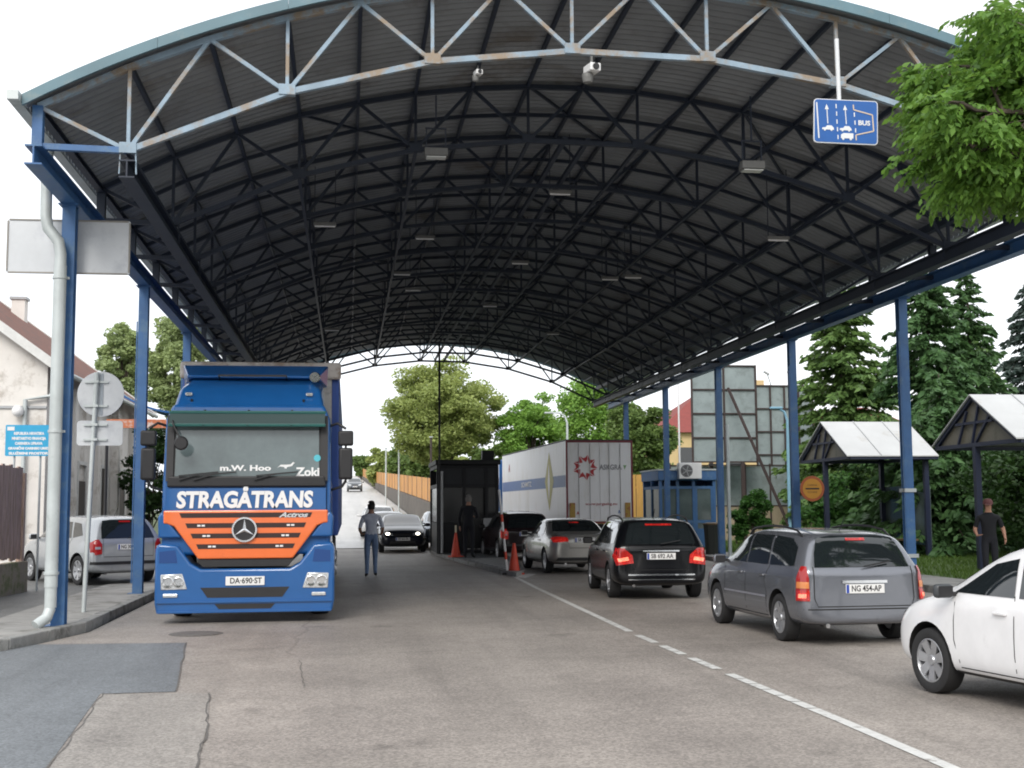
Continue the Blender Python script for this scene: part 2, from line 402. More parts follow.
def car(name, label, kind, col, loc, rz, scale=1., metal=.4, detail=2, wr=.31, cat='car', group='cars waiting at the checkpoint', rear_on=True, head_on=False,
        plate='NG 454-AP', rear='wagon', rim='multi', rails=False, plate_z=None, trim=None, mirror_col=None, bump_low=None):
    t = thing(name, label, cat, loc, rz, group, scale)
    body_m = paint('paint_'+name+'_%d' % len(MATS), col, metal=metal) if max(col) > .03 else mat('paint_dark_%d' % len(MATS), col, rough=.16, coat=.12, spec=.35)
    st = ST[kind]; vs = []; NR = 10
    for (y0, y1, y2, zb, zl, zt, w, wl, wt) in st:
        h = zt-zl; half = []
        dz = min(.075, h*.4)
        half = [(0, zb), (.6*w, zb), (.93*w, zb+.02), (.995*w, zb+.16), (w, (zb+zl)/2+.04), (w*.985, zl-.07), (wl, zl), (wt+.05*(h > .2), zt-dz), (wt*.82, zt-.012), (0, zt)]
        for x, z in half:
            y = y0+(y1-y0)*max(0, min(1, (z-zb)/(zl-zb))) if z <= zl else y1+(y2-y1)*(z-zl)/max(h, .001)
            vs.append((x, y, z))
        for x, z in half[-2:0:-1]:
            y = y0+(y1-y0)*max(0, min(1, (z-zb)/(zl-zb))) if z <= zl else y1+(y2-y1)*(z-zl)/max(h, .001)
            vs.append((-x, y, z))
    K = 2*NR-2; n = len(st); fs = []
    for i in range(n-1):
        for k in range(K):
            k2 = (k+1) % K; fs.append((i*K+k, i*K+k2, (i+1)*K+k2, (i+1)*K+k))
    for e in (0, (n-1)*K):
        mir = lambda k: (K-k) % K
        for k in range(NR-1):
            q = [e+k, e+k+1, e+mir(k+1), e+mir(k)]
            q2 = []
            [q2.append(a) for a in q if a not in q2]
            fs.append(tuple(q2))
    def crease(a, b):
        ka, kb = a % K, b % K
        if ka == kb and ka in (6, K-6): return .45
        if ka == kb and ka in (7, K-7): return .25
        return 0
    o = smoothmesh('body', vs, fs, [body_m, M_WELL, M_BLACK], detail, crease)
    W = max(s[6] for s in st)
    # wheel arches
    cut = MB()
    for ya in AX[kind]:
        for sx in (-1, 1):
            cut.lathe([(.001, sx*(W-.26)), (wr+.055, sx*(W-.26)), (wr+.055, sx*(W+.2)), (.001, sx*(W+.2))], 28, 'x', (0, ya, wr+.01))
    co = cut.build('cut', M_WELL)
    bm_ = o.modifiers.new('b', 'BOOLEAN'); bm_.object = co; bm_.operation = 'DIFFERENCE'; bm_.solver = 'EXACT'
    me = bake(o, 'body'); bpy.data.objects.remove(co)
    idx = []
    for p in me.polygons:
        c = p.center; wl_ = 0
        for ya in AX[kind]:
            if (c.y-ya)**2+(c.z-wr-.01)**2 < (wr+.05)**2 and abs(c.x) < W-.02: wl_ = 1
            if abs(math.hypot(c.y-ya, c.z-wr-.01)-(wr+.055)) < .006 and abs(p.normal.x) < .25 and abs(c.x) > .3: wl_ = 1
        if c.z < (bump_low or .27) and wl_ == 0: wl_ = 2
        idx.append(wl_)
    me.polygons.foreach_set('material_index', idx)
    me.polygons.foreach_set('use_smooth', [True]*len(me.polygons)); me.set_sharp_from_angle(angle=R(38))
    body = link_mesh('body', me, t)
    bm = bmesh.new(); bm.from_mesh(me); bvh = BVHTree.FromBMesh(bm); bm.free()
    yr, yf = st[0][0], st[-1][0]
    def P(poly, side, m, nm, off=.004, par=None, res=.05):
        if side == 'rear': return patch(bvh, poly, (1, 0, 0), (0, 1, 0), (0, -4, 0), off, res, nm, m, par or t)
        if side == 'front': return patch(bvh, poly, (1, 0, 0), (0, -1, 0), (0, 4, 0), off, res, nm, m, par or t)
        if side == 'L': return patch(bvh, poly, (0, 1, 0), (1, 0, 0), (-3, 0, 0), off, res, nm, m, par or t)
        if side == 'R': return patch(bvh, poly, (0, 1, 0), (-1, 0, 0), (3, 0, 0), off, res, nm, m, par or t)
        dx, dy = side; d = Vector((dx, dy, 0)).normalized(); u = Vector((-d.y, d.x, 0))
        return patch(bvh, poly, u, d, -d*4, off, res, nm, m, par or t)
    # windows
    if kind == 'wagon':
        sidew = [[(1.02, .985), (.42, 1.345), (.05, 1.375), (.02, .985)], [(-.04, .985), (-.02, 1.38), (-.75, 1.375), (-.86, .985)], [(-.93, .985), (-.83, 1.375), (-1.42, 1.345), (-1.68, 1.24), (-1.76, 1.0)]]
        rearw = [(-.64, .99), (.64, .99), (.60, 1.16), (.52, 1.355), (.3, 1.385), (-.3, 1.385), (-.52, 1.355), (-.60, 1.16)]
        ws = [(-.68, 1.01), (.68, 1.01), (.56, 1.37), (0, 1.40), (-.56, 1.37)]
        roof = [1.2, .38]
    elif kind == 'hatch':
        sidew = [[(.90, .985), (.38, 1.265), (.05, 1.325), (0, .985)], [(-.06, .985), (-.03, 1.33), (-.66, 1.325), (-.84, .985)], [(-.91, .99), (-.76, 1.32), (-1.10, 1.29), (-1.34, 1.05)]]
        rearw = [(-.60, .98), (.60, .98), (.55, 1.2), (.48, 1.35), (.3, 1.37), (-.3, 1.37), (-.48, 1.35), (-.55, 1.2)]
        ws = [(-.66, 1.03), (.66, 1.03), (.54, 1.36), (0, 1.39), (-.54, 1.36)]
    else:
        sidew = [[(.95, .98), (.38, 1.29), (.05, 1.325), (.02, .98)], [(-.04, .98), (-.02, 1.33), (-.6, 1.30), (-.86, 1.2), (-1.0, 1.03), (-.98, .98)]]
        rearw = [(-.66, 1.07), (.66, 1.07), (.60, 1.22), (.52, 1.335), (-.52, 1.335), (-.60, 1.22)]
        ws = [(-.68, 1.0), (.68, 1.0), (.56, 1.325), (0, 1.355), (-.56, 1.325)]
    for sd in 'LR':
        for w in sidew: P(w, sd, M_GLASS, 'side_window', .005)
        ys = [p[0] for w in sidew for p in w]
    P(rearw, 'rear', M_GLASS, 'rear_window', .006); P(ws, 'front', M_GLASS, 'windshield', .006)
    # door seams, handles, side trim
    if detail >= 2:
        a0, a1 = AX[kind]
        for sd, sx in (('L', -1), ('R', 1)):
            j = MB()
            for path in ([(.0, 1.0), (-.02, .8), (-.02, .34)], [(a1-.42, .9), (a1-.42, .55), (a1-.48, .34)], [(a1-.48, .30), (a0+.44, .30)], [(sidew[-1][0][0]*1.0 if kind != 'sedan' else -1.0, .98), (a0+.50, .78), (a0+.42, .62), (a0+.44, .34)]):
                P(strip(path, .010), sd, M_WELL, 'door_seam', .003, body, .12)
            if trim is not None: P(strip([(a1-.44, .55), (a0+.42, .56)], .028), sd, trim, 'side_moulding', .01, body, .12)
            for hy in (.16, -.72 if kind != 'hatch' else -.66):
                hm = MB(); hh = bvh.ray_cast(Vector((sx*3, hy, .84)), Vector((-sx, 0, 0)))[0]
                if hh: hm.box((hh.x+sx*.016, hy, .84), (.03, .17, .028)); hm.build('door_handle', body_m if not trim else body_m, t, bevel=.008)
    # mirrors
    for sx in (-1, 1):
        mm = MB(); mm.box((sx*(W+.075), .86, 1.0), (.19, .09, .13)); ob = mm.build('wing_mirror', mirror_col or body_m, t, smooth=True, bevel=.035, seg=3)
        m2 = MB(); m2.bar((sx*(W-.10), .88, .965), (sx*(W+.0), .87, .975), .05, .04); m2.box((sx*(W+.075), .811, 1.0), (.15, .006, .095)); m2.build('mirror_glass', M_BLACK, ob)
    # wheels
    ty = MB(); r0 = wr
    ty.lathe([(r0*.66, -.085), (r0*.72, -.098), (r0*.9, -.102), (r0*.975, -.09), (r0, -.06), (r0, .06), (r0*.975, .09), (r0*.9, .102), (r0*.72, .098), (r0*.66, .085), (r0*.64, 0), (r0*.66, -.085)], 36, 'x')
    ri = MB(); ri.lathe([(r0*.66, .085), (r0*.675, .092), (r0*.64, .094), (r0*.6, .07), (r0*.58, -.05), (.001, -.05)], 36, 'x')
    ns = {'multi': 7, 'five': 5, 'hub': 9}[rim]
    for k in range(ns):
        a = 2*PI*k/ns; ca, sa = math.cos(a), math.sin(a); wd = .05 if ns > 6 else .07
        p = lambda rr, tt, x: (x, rr*ca-tt*sa, rr*sa+tt*ca)
        vs_ = [p(.03, -wd*.7, .068), p(.03, wd*.7, .068), p(r0*.62, wd, .088), p(r0*.62, -wd, .088)]
        vs_ += [(x-.02, y, z) for x, y, z in vs_]
        ri.add(vs_, [(0, 1, 2, 3), (4, 7, 6, 5), (0, 3, 7, 4), (1, 5, 6, 2), (3, 2, 6, 7), (0, 4, 5, 1)])
    ri.lathe([(.001, .088), (.045, .086), (.055, .066)], 16, 'x')
    dk = MB(); dk.lathe([(r0*.575, .0), (.001, .0)], 24, 'x')
    w0 = None
    for ya in AX[kind]:
        for sx in (-1, 1):
            w_ = bpy.data.objects.new('wheel', None) if False else None
            if w0 is None:
                w0 = ty.build('wheel', M_TYRE, t, smooth=True); rr_ = ri.build('rim', M_RIM, w0, smooth=True); dd = dk.build('brake_disc', M_BLACK, w0); wx = w0
            else:
                wx = copy_tree(w0, t)
            wx.location = (sx*(W-.115), ya, wr); wx.rotation_euler = (R(random.uniform(0, 70)), 0, 0 if sx > 0 else PI)
    # rear furniture
    lit = M_REDON if rear_on else M_RED
    zR = .6
    def plate_at(z, side, txt, w=.52):
        s = -1 if side == 'rear' else 1
        h = bvh.ray_cast(Vector((0, s*4, z)), Vector((0, -s, 0)))[0]
        if h is None: return
        p = MB(); p.box((0, h.y+s*.014, z), (w, .012, .115)); po = p.build('number_plate', M_PLATE, t, bevel=.004)
        b = MB(); b.box((-s*-1*0-(.235 if side == 'rear' else -.235), h.y+s*.0215, z), (.035, .003, .105)); b.build('plate_band', mat('plate_blue', (.02, .06, .35), .5), po)
        text('plate_text', txt, .105, M_INK, po, (.015 if side == 'rear' else -.015, h.y+s*.021, z), (PI/2, 0, 0 if side == 'rear' else PI), .001, .002, width=.40)
    def corner(sx, pts, m, nm, off):
        d = Vector((-sx*.75, 1, 0)).normalized(); c = Vector((sx*.80, -2.03, 0)).dot(Vector((-d.y, d.x, 0)))
        return P([(c-sx*a, b) for a, b in pts], (-sx*.75, 1), m, nm, off)
    if rear == 'astra':
        for sx in (-1, 1):
            corner(sx, [(-.09, .57), (.10, .57), (.09, .86), (.03, 1.0), (-.04, 1.0), (-.08, .86)], M_RED, 'tail_light', .02)
        plate_at(.72, 'rear', plate)
        P([(-.30, .79), (.30, .79), (.30, .825), (-.30, .825)], 'rear', M_CHROME, 'tailgate_strip', .02, body)
        for path in ([(-.66, 1.0), (-.67, .6), (-.63, .50), (.63, .50), (.67, .6), (.66, 1.0)],): P(strip(path, .012), 'rear', M_WELL, 'tailgate_seam', .003, body)
        P(strip([(-.8, .465), (.8, .465)], .015), 'rear', M_WELL, 'bumper_seam', .003, body)
    if rear == 'merc':
        for sx in (-1, 1):
            P([(sx*a, b) for a, b in [(.50, .66), (.80, .62), (.84, .78), (.80, .93), (.66, .92), (.52, .80)]], 'rear', lit, 'tail_light', .012)
            P([(sx*a, b) for a, b in [(.58, .71), (.76, .68), (.78, .74), (.6, .77)]], 'rear', M_REDHOT if rear_on else M_CLEAR, 'bulb', .018)
        plate_at(.78, 'rear', plate); P([(-.33, .86), (.33, .86), (.33, .885), (-.33, .885)], 'rear', M_CHROME, 'tailgate_strip', .02, body)
        P([(-.6, .44), (.6, .44), (.6, .465), (-.6, .465)], 'rear', M_CHROME, 'bumper_strip', .012, body); P([(-.6, .36), (.6, .36), (.6, .375), (-.6, .375)], 'rear', M_CHROME, 'bumper_strip', .012, body)
        P(strip([(-.6, 1.0), (-.50, .60), (-.44, .54), (.44, .54), (.50, .6), (.6, 1.0)], .01), 'rear', M_WELL, 'tailgate_seam', .003, body)
    if rear == 'bmw':
        for sx in (-1, 1):
            P([(sx*a, b) for a, b in [(.42, .82), (.80, .80), (.82, .90), (.74, .945), (.45, .93)]], 'rear', lit if sx < 0 else M_RED, 'tail_light', .012)
        plate_at(.86, 'rear', plate)
        P(strip([(-.74, .97), (-.42, .78), (-.4, .66), (.4, .66), (.42, .78), (.74, .97)], .01), 'rear', M_WELL, 'boot_seam', .003, body)
        P([(-.75, .34), (.75, .34), (.7, .42), (-.7, .42)], 'rear', M_BLACK, 'bumper_insert', .006, body)
    if rear in ('fabia', 'gen'):
        for sx in (-1, 1):
            P([(sx*a, b) for a, b in [(.60, .66), (.73, .64), (.80, .70), (.80, .95), (.66, .96), (.60, .86)]], 'rear', lit, 'tail_light', .012)
            P([(sx*a, b) for a, b in [(.63, .76), (.74, .76), (.74, .81), (.63, .81)]], 'rear', M_CLEAR, 'bulb', .018)
        plate_at(.80, 'rear', plate); P(strip([(-.57, 1.0), (-.56, .6), (.56, .6), (.57, 1.0)], .01), 'rear', M_WELL, 'tailgate_seam', .003, body)
        P([(-.80, .44), (.80, .44), (.80, .50), (-.80, .50)], 'rear', M_BLACK, 'bumper_strip', .012, body)
    if rear in ('astra',):
        for sx in (-1, 1):
            # lit lower chamber
            corner(sx, [(-.085, .58), (.09, .58), (.085, .70), (-.085, .70)], M_REDON, 'tail_light', .026)
            corner(sx, [(-.05, .61), (.05, .61), (.05, .66), (-.05, .66)], M_REDHOT, 'bulb', .031)
            corner(sx, [(-.08, .73), (.085, .73), (.08, .81), (-.08, .81)], M_ORL, 'indicator_lens', .026)
    if rear != 'none' and detail >= 2:
        yy = {'wagon': -1.78, 'hatch': -1.6, 'sedan': -1.0}[kind]
        zt = rearw[-2][1]-.0 if kind != 'sedan' else 1.31
        P([(-.24 if rear == 'merc' else -.13, zt-.005), (.24 if rear == 'merc' else .13, zt-.005), (.24 if rear == 'merc' else .13, zt-.035), (-.24 if rear == 'merc' else -.13, zt-.035)], 'rear', M_REDON if rear_on else M_RED, 'brake_light', .014)
        ex = MB(); ex.tube([(-.5, yr+.25, .26), (-.5, yr+.03, .26)], .03, 10); ex.build('exhaust', M_CHROME, t)
        wv = MB(); wv.bar((.0, st[0][1]-.01, 1.0), (.36, st[0][1]+.03, 1.06), .015, .015); 
        if kind != 'sedan': wv.build('rear_wiper', M_BLACK, t)
    # front furniture
    hl = M_LAMPON if head_on else M_CLEAR
    for sx in (-1, 1):
        P([(sx*a, b) for a, b in [(.36, .62), (.66, .64), (.74, .74), (.62, .77), (.38, .71)]], 'front', M_CLEAR, 'headlight', .01)
        if head_on: P([(sx*(.55+.075*math.cos(a)), .69+.045*math.sin(a)) for a in [k*PI/5 for k in range(10)]], 'front', hl, 'bulb', .016, None, .03)
    P([(-.33, .60), (.33, .60), (.36, .70), (-.36, .70)], 'front', M_BLACK, 'grille', .008); P([(-.5, .30), (.5, .30), (.45, .42), (-.45, .42)], 'front', M_BLACK, 'lower_grille', .008)
    if detail >= 1: plate_at(.50, 'front', plate)
    if rails:
        for sx in (-1, 1):
            r_ = MB(); x = sx*.60; r_.tube([(x, .40, 1.36), (x, .25, 1.45), (x, -.2, 1.49), (x, -.6, 1.50), (x, -1.0, 1.49), (x, -1.4, 1.45), (x, -1.6, 1.36)], .016, 8); r_.build('roof_rail', M_BLACK if rails == 'black' else M_CHROME, t, smooth=True)
    an = MB(); an.tube([(.0, st[2][2]+.25, 1.42), (.0, st[2][2]+.05, 1.62)], .005, 6)
    if detail >= 2 and kind != 'sedan': an.build('aerial', M_BLACK, t)
    return t
# ------------------------------------------------------------------ the setting: ground, roads, kerbs
M_ROAD = asphalt('asphalt', (.275, .247, .222))
M_DARK = asphalt('asphalt_new', (.145, .158, .17), patch=.1, speck=.25, crack=False)
M_LIGHTP = asphalt('asphalt_patch', (.27, .25, .228), patch=.12, crack=False)
M_RAMP = asphalt('asphalt_daylit', (.42, .41, .39), patch=.08, speck=.15, gloss=.4)  # paler than the road: bright reflection outside the canopy put into the colour
M_CONC = mat('concrete', (.30, .295, .28), .85, var=.18, vscale=3, bump=.3, dirt=(.16, .155, .14), dscale=1.6, dthr=.52)
M_KERB = mat('kerb_concrete', (.27, .27, .26), .85, var=.2, vscale=5, bump=.4, dirt=(.12, .12, .11), dscale=3, dthr=.52)
M_EARTH = mat('soil_grass', (.06, .085, .03), .95, var=.4, vscale=1.5, dirt=(.12, .10, .07), dscale=.7, dthr=.6)
M_GRASSB = mat('grass_base', (.07, .12, .03), .9, var=.4, vscale=4)
M_LINE = mat('road_paint', (.60, .60, .58), .6, var=.12, vscale=9, dirt=(.26, .24, .22), dscale=7, dthr=.55)

struct('ground', [(-1500, -60), (1500, -60), (1500, 2500), (-1500, 2500)], M_EARTH, -.16)
# main carriageway, sheet 0.004 above the subgrade, kept wide in the foreground
road = MB()
XR_, XL_ = 10.55, -3.40
road.add([(-40, -30, 0), (40, -30, 0), (40, 15.2, 0), (XR_, 20, 0), (XR_, 50.5, 0), (-3.0, 50.5, 0), (XL_, 24, 0), (-3.36, 17.3, 0), (-3.9, 14.9, 0), (-6.5, 13.6, 0), (-40, 13.6, 0)], [tuple(range(11))])
struct('road', road, M_ROAD)
def zr_(Y): return 0 if Y < 50 else (.04*(Y-50)**2/20 if Y < 60 else .2+.0417*(Y-60) if Y < 245 else 7.9-.03*(Y-245))
def rx_(Y): return 4.35-2.75*(max(0, Y-50)/200)**1.15
rp = MB(); rl = 47; pts = []
for i in range(60):
    Y = 50.45+i*4.; z = zr_(Y); xo = rx_(Y)-4.35
    pts.append((Y, z, xo))
vs = []; fs = []
for Y, z, xo in pts:
    vs += [(-3.0+xo*.3, Y, z+.002), (0.6+xo, Y, z+.03), (4.35+xo, Y, z+.002)]
for i in range(len(pts)-1):
    for k in range(2): fs.append((i*3+k, i*3+k+1, i*3+k+4, i*3+k+3))
rp.add(vs, fs); struct('ramp_road', rp, M_RAMP)
# embankment beside the rising road
em = MB(); vs = []; fs = []
for Y, z, xo in pts:
    vs += [(-30, Y, -.15), (-6, Y, z*.9-.05), (-2.9+xo*.3, Y, z-.02), (4.3+xo, Y, z-.02), (4.9+xo, Y, z*.9-.3), (7.5, Y, -.15)]
for i in range(len(pts)-1):
    for k in range(5): fs.append((i*6+k, i*6+k+1, i*6+k+7, i*6+k+6))
em.add(vs, fs); struct('embankment', em, M_EARTH)
# patches of other asphalt in the foreground
struct('dark_asphalt', [(-1.91, 15.66), (-3.7, 15.8), (-3.95, 14.95), (-6.5, 13.65), (-30, 13.65), (-30, -8), (-1.0, -8), (-1.85, 8.3), (-2.13, 11.5), (-1.49, 11.52)], M_DARK, .004)
struct('asphalt_patch', [(-2.11, 11.45), (-1.18, 11.34), (-1.02, 9.7), (-.92, 8.16), (-.7, 4), (-1.5, 4), (-1.83, 8.3), (-1.98, 10.1)], M_LIGHTP, .008)
cr = MB()
def crack(pts, w):
    p = []
    for i in range(len(pts)-1):
        a = Vector(pts[i]); b = Vector(pts[i+1])
        for k in range(8): q = a.lerp(b, k/8); p.append((q.x+random.uniform(-.018, .018), q.y+random.uniform(-.03, .03)))
    p.append(pts[-1])
    s_ = strip(p, w); cr.add([(a, b, .011) for a, b in s_], [(i, i+1, len(s_)-2-i, len(s_)-1-i) for i in range(len(p)-1)])
crack([(-1.18, 11.34), (-1.02, 9.7), (-.92, 8.16), (-.72, 4)], .013); crack([(-2.11, 11.5), (-1.98, 10.1), (-1.83, 8.3), (-1.5, 4)], .012); crack([(-2.11, 11.45), (-1.18, 11.36)], .009)
crack([(-.50, 13.6), (-.42, 12.6), (-.38, 11.6)], .007); crack([(-1.91, 15.66), (-1.49, 11.52)], .012); crack([(-1.91, 15.66), (-3.6, 15.75)], .012)
struct('crack_seal', cr, mat('tar', (.12, .112, .104), .6, var=.3, vscale=12))
# white edge line, worn
wl = MB()
wpts = [(3.66, 6), (3.66, 9), (3.62, 12.5), (3.60, 15.5), (3.66, 20), (3.74, 25), (3.84, 28.9)]
N_ = 40; full = []
for i in range(len(wpts)-1):
    a = Vector(wpts[i]); b = Vector(wpts[i+1])
    for k in range(N_//4): full.append(a.lerp(b, k/(N_//4)))
full.append(Vector(wpts[-1])); 
i = 0
while i < len(full)-1:
    if not (11.5 < full[i].y < 16.5 and i % 4 == 2):
        w = .05; j = 0
        wl.add([(full[i].x-w+j, full[i].y+.01, .005), (full[i].x+w+j, full[i].y+.01, .005), (full[i+1].x+w, full[i+1].y-(.02 if 9 < full[i].y < 18 else -.01), .005), (full[i+1].x-w, full[i+1].y-(.02 if 9 < full[i].y < 18 else -.01), .005)], [(0, 1, 2, 3)])
    i += 1
struct('edge_line', wl, M_LINE)
# traffic island with kerb and hatching
isl = [(3.86, 28.8), (4.25, 30.2), (4.95, 37), (5.05, 45.5), (2.95, 45.5), (3.0, 42), (3.3, 36), (3.62, 31)]
ii = MB(); ii.prism(isl, -.05, .10, 'z'); struct('traffic_island', ii, M_KERB)
def shrink(poly, k):
    c = Vector((sum(p[0] for p in poly)/len(poly), sum(p[1] for p in poly)/len(poly)))
    return [tuple(c+(Vector(p)-c)*k) for p in poly]
struct('island_top', [(3.9, 29.6), (4.15, 30.3), (4.83, 37), (4.93, 45.4), (3.07, 45.4), (3.12, 42), (3.42, 36), (3.74, 31)], M_DARK, .104)
hm = MB()
for k in range(9):
    y = 30.6+k*.75; a = 3.80-(y-30.6)*.055; b = 4.15+(y-30.6)*.085
    hm.add([(a, y, .108), (b, y+.35, .108), (b, y+.60, .108), (a, y+.25, .108)], [(0, 1, 2, 3)])
hm.add([(3.76, 29.0, .006), (4.0, 28.3, .006), (4.5, 29.9, .006), (4.36, 30.2, .006)], [(0, 1, 2, 3)])
struct('island_hatching', hm, M_LINE)
# left pavement: kerb, paving strip and forecourt
kin = [(-40, 13.5), (-6.6, 13.5), (-4.3, 14.75), (-3.86, 15.3), (-3.42, 17.3), (-3.44, 24), (-3.2, 47), (-3.15, 56)]
def offset_line(l, d):
    o = []
    for i in range(len(l)):
        a = Vector(l[max(i-1, 0)]); b = Vector(l[min(i+1, len(l)-1)]); t_ = (b-a).normalized(); o.append((l[i][0]-t_.y*d, l[i][1]+t_.x*d))
    return o
kout = offset_line(kin, .16)
kb = MB()
def band(mb, A, B, z0, z1, gap=0.):
    for i in range(len(A)-1):
        a0, a1, b0, b1 = A[i], A[i+1], B[i], B[i+1]
        mb.add([(a0[0], a0[1], z0), (a1[0], a1[1], z0), (b1[0], b1[1], z0), (b0[0], b0[1], z0), (a0[0], a0[1], z1), (a1[0], a1[1], z1), (b1[0], b1[1], z1), (b0[0], b0[1], z1)],
               [(4, 5, 6, 7), (0, 1, 5, 4), (3, 7, 6, 2), (0, 4, 7, 3), (1, 2, 6, 5)])
def dense(l, step=1.0, cutlen=60):
    o = []
    for i in range(len(l)-1):
        a = Vector(l[i]); b = Vector(l[i+1]); n = max(1, int(min((b-a).length, cutlen)/step))
        for k in range(n): o.append(tuple(a.lerp(b, k/n)))
    return o+[l[-1]]
kd = dense(kin); ko = offset_line(kd, .16)
for i in range(len(kd)-1):
    a0, a1, b0, b1 = [Vector(q) for q in (kd[i], kd[i+1], ko[i], ko[i+1])]
    g = .006/max((a1-a0).length, .1)
    band(kb, [tuple(a0.lerp(a1, g)), tuple(a1.lerp(a0, g))], [tuple(b0.lerp(b1, g)), tuple(b1.lerp(b0, g))], -.1, .13)
o = struct('kerb', kb, M_KERB); bv = o.modifiers.new('b', 'BEVEL'); bv.width = .018; bv.segments = 2
k2 = offset_line(kd, 1.35)
pv = MB(); band(pv, ko, k2, -.08, .118); struct('pavement', pv, M_CONC)
fc = MB(); fpoly = [k2[i] for i in range(len(k2))]+[(-40, 56), (-40, 14.7)]
fc.add([(p[0], p[1], .10) for p in fpoly], [tuple(range(len(fpoly)))]); struct('forecourt', fc, asphalt('asphalt_old', (.15, .15, .145), crack=False))
# right verge: kerb, paving and grass
kr = dense([(40, 15.0), (11.2, 19.6), (10.62, 20.6), (10.62, 50.4)]); kr2 = [(p[0]+(.16 if p[1] > 19.7 else .1), p[1]+(.16 if p[1] < 20.7 else 0)) for p in kr]
kb = MB(); band(kb, kr, kr2, -.1, .12); struct('kerb', kb, M_KERB)
struct('pavement', [(10.75, 20.6), (12.2, 20.0), (12.2, 47), (10.75, 47)], M_CONC, .112)
struct('grass', [(12.2, 19.5), (40, 15.2), (60, 80), (7.5, 80), (7.6, 47.02), (12.2, 47.02)], M_GRASSB, .10)
mh = MB(); mh.lathe([(.001, .012), (.29, .012), (.30, .005), (.34, .005), (.345, .002)], 32, 'z')
o = mh.build('drain_cover', mat('cast_iron', (.15, .14, .13), .7, .3, var=.3, vscale=18), smooth=False); p = at_z(196, 634, 0); o.location = (p.x, p.y, .001)
tag(o, 'small dark round drain cover in the road before the truck', 'drain cover')

# ------------------------------------------------------------------ the canopy
XC, XA, XB = 3.56, -3.70, 10.82
M_STEEL = mat('blue_steel', (.045, .13, .30), .45, var=.14, vscale=3, dirt=(.085, .17, .29), dscale=4, dthr=.52)
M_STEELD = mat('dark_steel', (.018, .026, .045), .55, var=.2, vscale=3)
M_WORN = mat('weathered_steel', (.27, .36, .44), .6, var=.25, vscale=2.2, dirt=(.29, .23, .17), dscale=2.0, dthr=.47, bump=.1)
M_SHEET = mat('roof_sheet_metal', (.235, .25, .265), .45, .1, var=.18, vscale=.8, dirt=(.13, .12, .11), dscale=.5, dthr=.56)
M_FASCIA = mat('fascia_teal', (.12, .21, .25), .5, var=.15, vscale=1.5, dirt=(.2, .26, .27), dscale=2.5, dthr=.55)
M_GALV = mat('galvanised', (.50, .54, .54), .5, .25, var=.12, vscale=2, dirt=(.33, .38, .36), dscale=1.2, dthr=.56)
canopy = thing('canopy', 'huge arched steel canopy on blue columns spanning the checkpoint lanes', 'canopy', (XC, 15.2, 0))
OFF = Vector((-XC, -15.2, 0))
def CB():
    m = MB(); m.T = Matrix.Translation(OFF); return m
def zlow(x): return 7.39-(13.3-math.sqrt(13.3**2-(x-3.45)**2))
def zroof(x): return max(8.335-(14.6-math.sqrt(14.6**2-(x-3.40)**2)), 6.50+.36*(10.82-x) if x > 8 else 0)
def zup(x): return zroof(x)-.075
NX = [-2.65, -.77, 1.02, 2.80, 4.57, 6.32, 8.06, 9.76]
UX = sorted([XA]+NX+[(NX[i]+NX[i+1])/2 for i in range(7)]+[XB])
ZB0, ZB1 = 5.66, 5.90
arches = [15.2, 19.1]+[19.1+2.72*k for k in range(1, 12)]
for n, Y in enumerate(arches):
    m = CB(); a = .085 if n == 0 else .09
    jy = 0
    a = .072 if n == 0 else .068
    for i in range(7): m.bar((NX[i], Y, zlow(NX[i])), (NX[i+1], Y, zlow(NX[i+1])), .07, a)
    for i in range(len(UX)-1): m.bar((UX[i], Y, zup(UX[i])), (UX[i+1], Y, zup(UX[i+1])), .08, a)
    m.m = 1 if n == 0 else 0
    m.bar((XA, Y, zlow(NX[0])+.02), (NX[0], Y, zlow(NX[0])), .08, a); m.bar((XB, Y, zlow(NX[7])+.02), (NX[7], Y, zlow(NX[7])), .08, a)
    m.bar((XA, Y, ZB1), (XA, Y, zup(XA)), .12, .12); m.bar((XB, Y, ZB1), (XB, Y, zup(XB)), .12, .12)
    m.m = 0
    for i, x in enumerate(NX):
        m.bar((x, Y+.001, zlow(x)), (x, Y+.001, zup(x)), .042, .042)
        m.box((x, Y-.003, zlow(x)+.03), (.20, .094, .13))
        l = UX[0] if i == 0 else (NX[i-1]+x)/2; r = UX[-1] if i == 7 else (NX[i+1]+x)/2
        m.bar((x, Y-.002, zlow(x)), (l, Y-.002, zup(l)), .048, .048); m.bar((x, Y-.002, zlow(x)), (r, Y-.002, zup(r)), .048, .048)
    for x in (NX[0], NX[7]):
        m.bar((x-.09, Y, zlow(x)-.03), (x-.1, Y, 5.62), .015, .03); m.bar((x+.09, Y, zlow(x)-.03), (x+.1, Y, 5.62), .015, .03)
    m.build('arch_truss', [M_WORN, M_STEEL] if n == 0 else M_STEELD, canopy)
YE = arches[-1]+2.2; Y0R = 15.0
